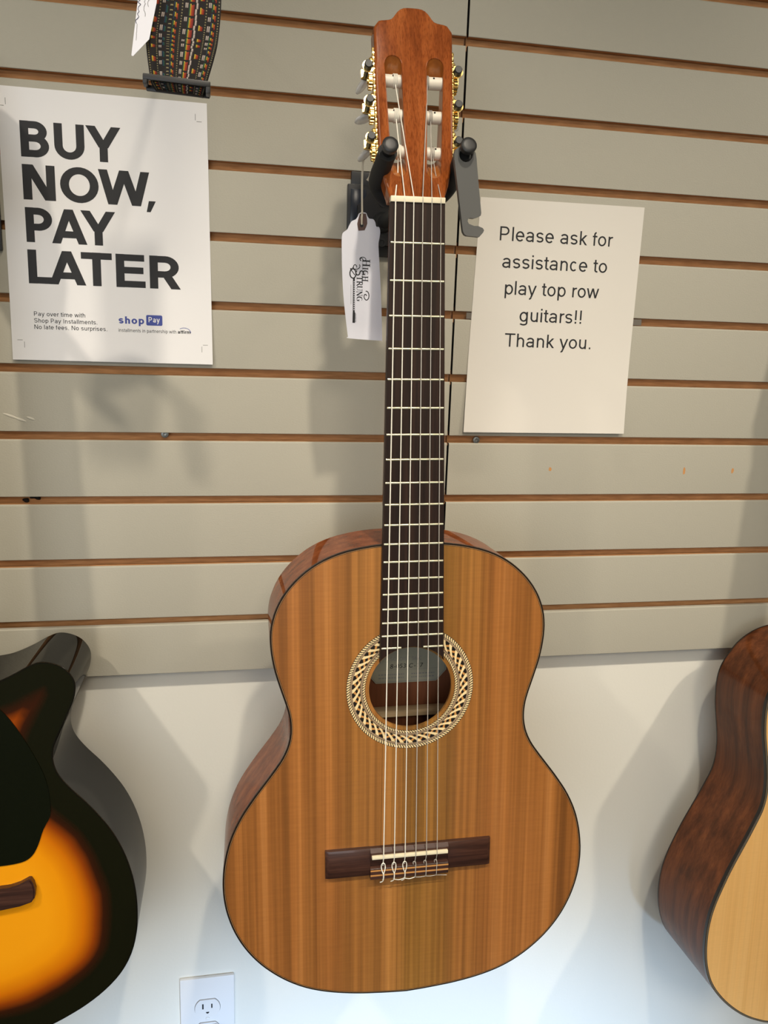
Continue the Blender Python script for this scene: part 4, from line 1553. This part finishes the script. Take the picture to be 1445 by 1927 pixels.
# sunburst cutaway
LX = -288.0
sbg = empty('acoustic_guitar', None, 'glossy black acoustic guitar with orange sunburst top and rounded cutaway horn', 'guitar', None, side_frame(LX, -140))
rt = [(-276, -198.0), (-263, -199.0), (-250, -201.2), (-238.5, -205.3), (-224.7, -211.7), (-211.7, -218.9), (-200.9, -223.4), (-192.4, -223.9), (-181.9, -221.0), (-172.9, -215.6), (-166.6, -207.7), (-163.5, -200.3), (-163.1, -191.9), (-165.1, -181.2), (-170.4, -168.1), (-178.3, -150.4), (-184.9, -136.2), (-188, -126.6), (-188.9, -114.3), (-186.4, -101.8), (-180.4, -90.2), (-170.2, -76.8), (-157.0, -61.9), (-142.4, -42.9), (-129.6, -22.7), (-119.4, -0.1), (-112.0, 24.2), (-107.5, 50.2), (-106.2, 76.1), (-108.0, 102.9), (-114.6, 129.4), (-126.8, 152.4), (-144.8, 172.1), (-165.4, 188.0), (-185.4, 199.6), (-205, 209), (-228, 217), (-258, 222.5), (LX, 224)]
lowr = [p for p in rt if p[1] > -60]
lf = [(2 * LX - x, y) for x, y in lowr[:-1]][::-1]
lf += [(-408, -85), (-399, -108), (-400, -128), (-410, -152), (-416, -178), (-412, -202), (-398, -221), (-374, -233), (-345, -238), (-316, -238.5), (-308, -234), (-299, -214), (-288, -200.5)]
sl_ = [(x - LX, y) for x, y in catmull(rt + lf, 3, True)]
body(sbg, sl_, G, 0.0, lambda u: 100.0, M['gloss_black'], M['inside_wood'], M['gloss_black'], M['gloss_black'], 1.6, 3.0)
HS = (-14.0, -92.0, 34.0)


def burst_top(root, loop, hole, m):
    lp = inset(loop, 0.4)
    nO = len(lp)
    co = [Vector(p) for p in lp]
    ed = [(i, (i + 1) % nO) for i in range(nO)]
    hl = circle(hole[0], hole[1], hole[2], 48)
    ed += [(nO + i, nO + (i + 1) % 48) for i in range(48)]
    co += [Vector(p) for p in hl]
    xs = [p[0] for p in lp]
    ys = [p[1] for p in lp]
    y = min(ys)
    row = 0
    while y < max(ys):
        x = min(xs) + (row % 2) * 5
        while x < max(xs):
            if inside((x, y), lp, 3.5) and math.hypot(x - hole[0], y - hole[1]) > hole[2] + 3:
                co.append(Vector((x, y)))
            x += 10
        y += 8.5
        row += 1
    vv, _, ff, *_r = delaunay_2d_cdt(co, ed, [], 0, 1e-4)
    good = []
    for t in ff:
        c = sum((vv[i] for i in t), Vector((0, 0))) / len(t)
        if math.hypot(c.x - hole[0], c.y - hole[1]) > hole[2] * 0.995 and inside(c, lp, 0):
            good.append(tuple(t))
    mb = MB()
    mb.add([G(p.x, p.y, 0.02) for p in vv], good, m)
    n1 = len(mb.v)
    mb.add([G(p.x, p.y, -3.0) for p in vv], [t[::-1] for t in good], M['inside_wood'])
    for L0, k in ((0, nO), (nO, 48)):
        v = [G(co[L0 + i].x, co[L0 + i].y, 0.02) for i in range(k)] + [G(co[L0 + i].x, co[L0 + i].y, -3.0) for i in range(k)]
        mb.add(v, [(i, (i + 1) % k, k + (i + 1) % k, k + i) for i in range(k)], M['spruce'])
    o = mb.build('soundboard', root)
    at = o.data.attributes.new('edge_distance', 'FLOAT', 'POINT')
    for i, v in enumerate(o.data.vertices):
        at.data[i].value = min(1.0, edge_dist((v.co.x * 1000, -v.co.z * 1000), loop) / 100.0)
    return o


burst_top(sbg, sl_, HS, M['sunburst'])
pg = [(-262, -176), (-250, -178), (-239.2, -173.7), (-224.5, -153.1), (-206.9, -117.4), (-197, -90), (-194, -64), (-194.7, -48.6), (-202.1, -33.7), (-208.4, -15.4), (-215.5, -3.0), (-226.7, 3.4), (-248.5, 5.6), (-260, 4), (-268, -10), (-268, -36), (-266, -60), (-265, -92), (-265, -120), (-266, -150)]
mb = MB()
mb.plate([(x - LX, y) for x, y in catmull(pg, 3, True)], [], lambda a, b, t: G(a, b, t), 1.0, 0.03, M['pickguard'])
mb.build('pickguard', sbg)
bp = [(-262, 27), (-249.7, 29.2), (-238.8, 28.6), (-228, 25.6), (-218.9, 20.8), (-216.5, 21.0), (-214.0, 25.5), (-212.2, 34), (-213.2, 42.9), (-216.8, 48.2), (-229, 52.0), (-251, 55.0), (-270, 56)]
bp = [(x - LX, y) for x, y in bp]
bp = bp + [(-x, y) for x, y in bp[::-1]]
mb = MB()
mb.plate(bp, [], lambda a, b, t: G(a, b, t), 6.5, 0.0, M['rosewood'])
bb_ = inset(bp, 1.6)
mb.plate(bb_, [], lambda a, b, t: G(a, b, t), 8.0, 6.4, M['rosewood'])
mb.build('bridge', sbg)
mb = MB()
mb.box(-38, 38, -10.5, -7.5, -37.5, -35.0, M['bone'], 0.6)
mb.build('saddle', sbg)
simple_neck(sbg, -676, -199, -140, 43, 55, M['gloss_black'], M['fretboard'], 0.4)
for k in range(6):
    mb = MB()
    vs = (k - 2.5) * 10.6
    mb.tube([G((k - 2.5) * 7.2, -676, 8.0), G(vs, 36, 10.8), G(vs, 46, 8.0)], 0.35, M['fret'], 6)
    mb.build('string', sbg)

# natural spruce dreadnought
RX = 812.0
ng = empty('acoustic_guitar', None, 'natural blond-topped acoustic guitar with dark mahogany sides and black binding', 'guitar', None, side_frame(RX, -150))
hf = [(0, -207.5), (30, -207), (55, -205.8), (76, -202.5), (94, -197.6), (110, -189.6), (124, -178.4), (135, -164.5), (143.6, -150), (148.2, -134), (149.2, -115), (147.4, -92), (143.4, -70), (139.6, -50), (137.2, -34), (136.2, -16), (137, -2), (140.2, 13), (146.6, 28.7), (156.6, 51.0), (166.5, 71.5), (177.0, 94), (187.0, 119.0), (194.4, 140.0), (199.2, 159.3), (201.5, 178.6), (201.9, 198.2), (200.2, 218.9), (196.4, 237), (190.1, 254.6), (180.3, 271), (165, 289), (146.4, 305.4), (128.2, 317.4), (110.3, 325.6), (94, 330.9), (60, 336.5), (30, 338.4), (0, 339)]
no_ = close_sym(hf)
M['grey_line'] = mat('grey_purfling', srgb(92, 86, 74), 0.4)
body(ng, no_, G, 0.0, lambda u: 104 + 16.0 * max(0.0, min(1.0, (u + 150) / 350)), M['dark_mahogany'], M['inside_wood'], M['dark_mahogany'], M['binding_black'],
     0.7, 5.5, [(1.9, M['grey_line']), (0.6, M['binding_black'])], 2.2)
mb = MB()
mb.plate(inset(no_, 0.4), [circle(0, -45, 50, 56)], lambda a, b, t: G(a, b, t), 0, -3.0, M['spruce'])
mb.build('soundboard', ng)
mb = MB()
mb.plate([(-76, 128), (-70, 122), (-30, 118), (30, 118), (70, 122), (76, 128), (76, 138), (40, 146), (0, 150), (-40, 146), (-76, 138)], [], lambda a, b, t: G(a, b, t), 8, 0, M['rosewood'])
mb.build('bridge', ng)
simple_neck(ng, -560, -206, -96, 44, 56, M['dark_mahogany'], M['fretboard'], 0.4)

hanger((-277.5, -0.1, -214.0), 'black wall hanger whose edge shows beside the bold poster', 'wall hangers')

# ------------------------------------------------------------------ woven strap and its tag
SY = -285.0
st = empty('guitar_strap', W(-35, SY, -150), 'black woven guitar strap with colourful stitching and a plastic slider', 'guitar strap')
Le = catmull([(-52, 40), (-53, -10), (-53, -60), (-55, -90), (-58.6, -112), (-58.8, -124), (-57, -142), (-56, -147.5), (-53, -151.5)], 6)
Re = catmull([(-2.0, 40), (-2.2, -10), (-2.4, -60), (-3.2, -90), (-5.6, -112), (-8.4, -124), (-14.0, -142), (-15.5, -148.5), (-17.5, -153)], 6)


def SF(s_, k, t):
    """point on the strap: s_ across 0..1, k along (index), t outwards"""
    i = min(int(k), len(Le) - 2)
    f = k - i
    a = Vector(Le[i]).lerp(Vector(Le[i + 1]), f)
    b = Vector(Re[i]).lerp(Vector(Re[i + 1]), f)
    p = a.lerp(b, s_)
    sag = max(0.0, (k - 42) / (len(Le) - 1 - 42))
    return (p.x + 35, -2.6 - t - 1.6 * math.sin(PI * s_) + 4.0 * sag * sag, p.y + 150)


nk_ = len(Le) - 1
mb = MB()
for t, off in ((0.0, 0.0), (-1.4, 0.0), (-4.6, 0), (-6.0, 0)):
    v = [SF(s_ / 10, k, t) for k in range(nk_ + 1) for s_ in range(11)]
    mb.add(v, [(k * 11 + s_, k * 11 + s_ + 1, (k + 1) * 11 + s_ + 1, (k + 1) * 11 + s_) for k in range(nk_) for s_ in range(10)], M['webbing'], True)
for s_ in (0, 1):
    for t0 in (0.0, -4.6):
        v = [SF(s_, k, t) for k in range(nk_ + 1) for t in (t0, t0 - 1.4)]
        mb.add(v, [(2 * k, 2 * k + 1, 2 * k + 3, 2 * k + 2) for k in range(nk_)], M['webbing'])
for k in (0, nk_):
    v = [SF(s_ / 10, k, t) for t in (0.0, -6.0) for s_ in range(11)]
    mb.add(v, [(s_, s_ + 1, 12 + s_, 11 + s_) for s_ in range(10)], M['webbing'])
mb.build('webbing', st)
mb = MB()


def stitch(s0, s1, k0, k1, m, t=0.35):
    sm, km = (s0 + s1) / 2, (k0 + k1) / 2
    v = [SF(s0, k0, 0.05), SF(s1, k0, 0.05), SF(s1, k1, 0.05), SF(s0, k1, 0.05), SF(s0 * .7 + s1 * .3, k0 * .8 + k1 * .2, t), SF(s0 * .3 + s1 * .7, k0 * .8 + k1 * .2, t), SF(s0 * .3 + s1 * .7, k0 * .2 + k1 * .8, t), SF(s0 * .7 + s1 * .3, k0 * .2 + k1 * .8, t)]
    mb.add(v, [(4, 5, 6, 7), (0, 1, 5, 4), (1, 2, 6, 5), (2, 3, 7, 6), (3, 0, 4, 7)], m)


YEL, ORG, RED, GRN, BLU, WHT, SND = THREADS
cols = [(0.03, 'dot'), (0.10, 'blob'), (0.15, 'dot'), (0.20, 'pair'), (0.25, 'cool'), (0.31, 'dot2'), (0.38, 'braid'), (0.46, 'dot'), (0.52, 'pair'), (0.60, 'long'), (0.66, 'wave'), (0.74, 'blob'), (0.80, 'dot'), (0.85, 'pair'), (0.91, 'braid'), (0.975, 'dot')]
ks = 11.0
for s_, ty in cols:
    k = ks + rnd.random()
    while k < nk_ - 0.6:
        if ty in ('dot', 'dot2'):
            w_ = 0.009 if ty == 'dot' else 0.02
            stitch(s_ - w_, s_ + w_, k, k + 0.28, SND)
            k += 0.52 if ty == 'dot' else 0.85
        elif ty == 'pair':
            h = rnd.choice((0.8, 1.2))
            stitch(s_ - 0.02, s_ - 0.003, k, k + h, WHT); stitch(s_ + 0.003, s_ + 0.02, k, k + h, WHT)
            k += h + rnd.choice((0.9, 1.6))
        elif ty == 'blob':
            h = 1.1
            for q, c in enumerate((YEL, ORG, RED)):
                stitch(s_ - 0.03 + q * 0.02, s_ - 0.01 + q * 0.02, k + 0.12 * q, k + h, c)
            k += rnd.choice((2.2, 3.2))
        elif ty == 'cool':
            h = 1.3
            stitch(s_ - 0.02, s_, k, k + h, BLU); stitch(s_, s_ + 0.014, k + .2, k + h, GRN)
            k += rnd.choice((1.9, 3.0))
        elif ty == 'braid':
            stitch(s_ - 0.035, s_ - 0.018, k, k + 1.3, GRN if rnd.random() < .6 else BLU)
            stitch(s_ - 0.016, s_, k + .1, k + 0.9, YEL); stitch(s_ + .002, s_ + 0.026, k + .3, k + 1.0, ORG)
            stitch(s_ + .010, s_ + 0.03, k + 1.0, k + 1.4, RED)
            k += 1.6
        elif ty == 'long':
            h = 2.0
            stitch(s_ - 0.045, s_ - 0.030, k, k + h, GRN); stitch(s_ - 0.030, s_ - 0.015, k, k + h, YEL)
            stitch(s_ - 0.015, s_ + 0.005, k + .2, k + h, ORG); stitch(s_ + 0.005, s_ + 0.03, k + .1, k + h, RED)
            k += h + 0.35
        else:
            o_ = 0.008 * math.sin(k * 2.2)
            stitch(s_ - 0.012 + o_, s_ + 0.014 + o_, k, k + 0.95, WHT)
            k += 1.0
mb.build('embroidery', st)
mb = MB()
ang = 0.035
R2_ = Matrix.Rotation(ang, 3, 'Y')


def slid(x0, x1, z0, z1, y0, y1):
    o0 = len(mb.v)
    mb.box(x0, x1, y0, y1, z0, z1, M['black_plastic'], 0.9)
    for i in range(o0, len(mb.v)):
        p = R2_ @ Vector(mb.v[i])
        mb.v[i] = (p.x - 1.4, p.y, p.z)


slid(-25.5, 24.5, 2.4, 6.6, -7.4, -4.6)
slid(-25.5, -22.0, -0.5, 6.0, -7.0, 5.0)
slid(21.0, 24.5, -2.0, 6.0, -7.0, 5.0)
slid(-24, 24, -2.5, 2.0, 4.6, 7.0)
mb.build('slider', st)

tt = empty('strap_tag', W(-56, SY - 14, -60), 'white paper tag with handwriting beside the woven strap', 'price tag')
tp = [(-60.0, -50), (-62.9, -96.2), (-68.6, -133.7), (-67.4, -134.1), (-55.6, -121.4), (-49.6, -96), (-46.5, -50)]
mb = MB()
TT = lambda a, b, t: (a + 56, t + 0.06 * (a + 56), b + 60)
mb.plate(tp, [], TT, -0.2, 0.2, M['tag_paper'], smooth_side=False)
mb.build('card', tt)
mb = MB()
for x0, z0, ln_, m_, am in ((-60.2, -78, 34, M['ink_pen'], 1.6), (-56.2, -84, 24, M['ink_soft'], 0.9), (-53.6, -80, 20, M['ink_soft'], 0.8), (-63.8, -112, 12, M['ink_soft'], 0.1)):
    z = z0
    p = []
    while z > z0 - ln_:
        p.append(TT(x0 + (z - z0) * 0.10 + am * rnd.uniform(-1, 1), z, -0.34))
        z -= rnd.uniform(0.5, 2.0)
    mb.tube(p, 0.16 if am < 1.2 else 0.24, m_, 5)
mb.build('handwriting', tt)
hk_ = MB()
hk_.tube([(0, 0.5, 0), (0, -295, 0), (0, -302, 4), (0, -304, 14)], 3.0, M['black_metal'], 12)
hk_.box(-20, 20, -3, 0, -30, 30, M['black_metal'], 0.8)
o = hk_.build('display_hook', None, W(-40, -0.1, 38))
tag(o, 'black wire display hook carrying the woven strap', 'hook')

# ------------------------------------------------------------------ wall outlet with a plug
ol = empty('wall_outlet', W(-36.5, 19.0, -1330), 'white double wall outlet on the lower white wall', 'wall outlet')
mb = MB()
OZ = 1330
mb.box(-37.5, 37.5, -5.5, 0, 0, 116, M['outlet'], 2.2)
mb.build('cover_plate', ol)
for cz, nm in ((OZ - 1263.0, 1), (OZ - 1301, 2)):
    mb = MB()
    p = []
    for k in range(40):
        q = 2 * PI * k / 40
        p.append((17.4 * math.cos(q), max(-14.2, min(14.2, 17.4 * math.sin(q))) + cz))
    mb.plate(p, [], lambda a, b, t: (a, t, b), -7.2, -5.0, M['outlet'], smooth_side=False)
    p2 = [(a * 1.035, (b - cz) * 1.04 + cz) for a, b in p]
    mb.plate(p2, [], lambda a, b, t: (a, t, b), -5.6, -5.4, M['ink_soft'])
    for x, w_, h in ((-6.3, 1.0, 4.2), (6.0, 0.9, 3.4)):
        mb.box(x - w_, x + w_, -7.35, -7.0, cz + 3.8 - h, cz + 3.8 + h, M['hole'])
    gp_ = [(-2.3, -5.6 + cz), (2.3, -5.6 + cz)] + [(2.3 * math.cos(q), -5.6 - 2.6 * math.sin(q) + cz) for q in [PI * k / 8 for k in range(1, 8)]]
    gp_ = [(-a, -7.6 * 2 + 2 * cz - b - 0.0) if False else (a, b) for a, b in gp_]
    mb.plate(gp_, [], lambda a, b, t: (a, t, b), -7.35, -7.0, M['hole'])
    mb.build('receptacle', ol)
mb = MB()
mb.lathe((0, -5.4, OZ - 1281.5), (0, -1, 0), [(0, 3.1), (1.0, 3.0), (1.5, 1.6)], M['outlet'], 16)
mb.build('screw', ol)
pg_ = MB()
pg_.box(-15.5, 13.5, -30, -7.4, -34, 0, M['plug'], 2.0)
o = pg_.build('power_plug', None, W(-36.5, 19.0, -1289.5))
tag(o, 'black power plug in the lower socket of the white outlet', 'plug')

# ------------------------------------------------------------------ ceiling lamps of the room
for k, (x, y) in enumerate(((-750, -1750), (1350, -1750), (300, -3300))):
    mb = MB()
    mb.box(-290, 290, -590, 590, -6, 0, M['white_trim'], 2)
    o = mb.build('ceiling_light', None, W(x, y, ZC - 0.2))
    tag(o, ['flat ceiling light panel near the poster side', 'flat ceiling light panel near the note side', 'flat ceiling light panel deeper in the shop'][k], 'ceiling light', 'ceiling lights')
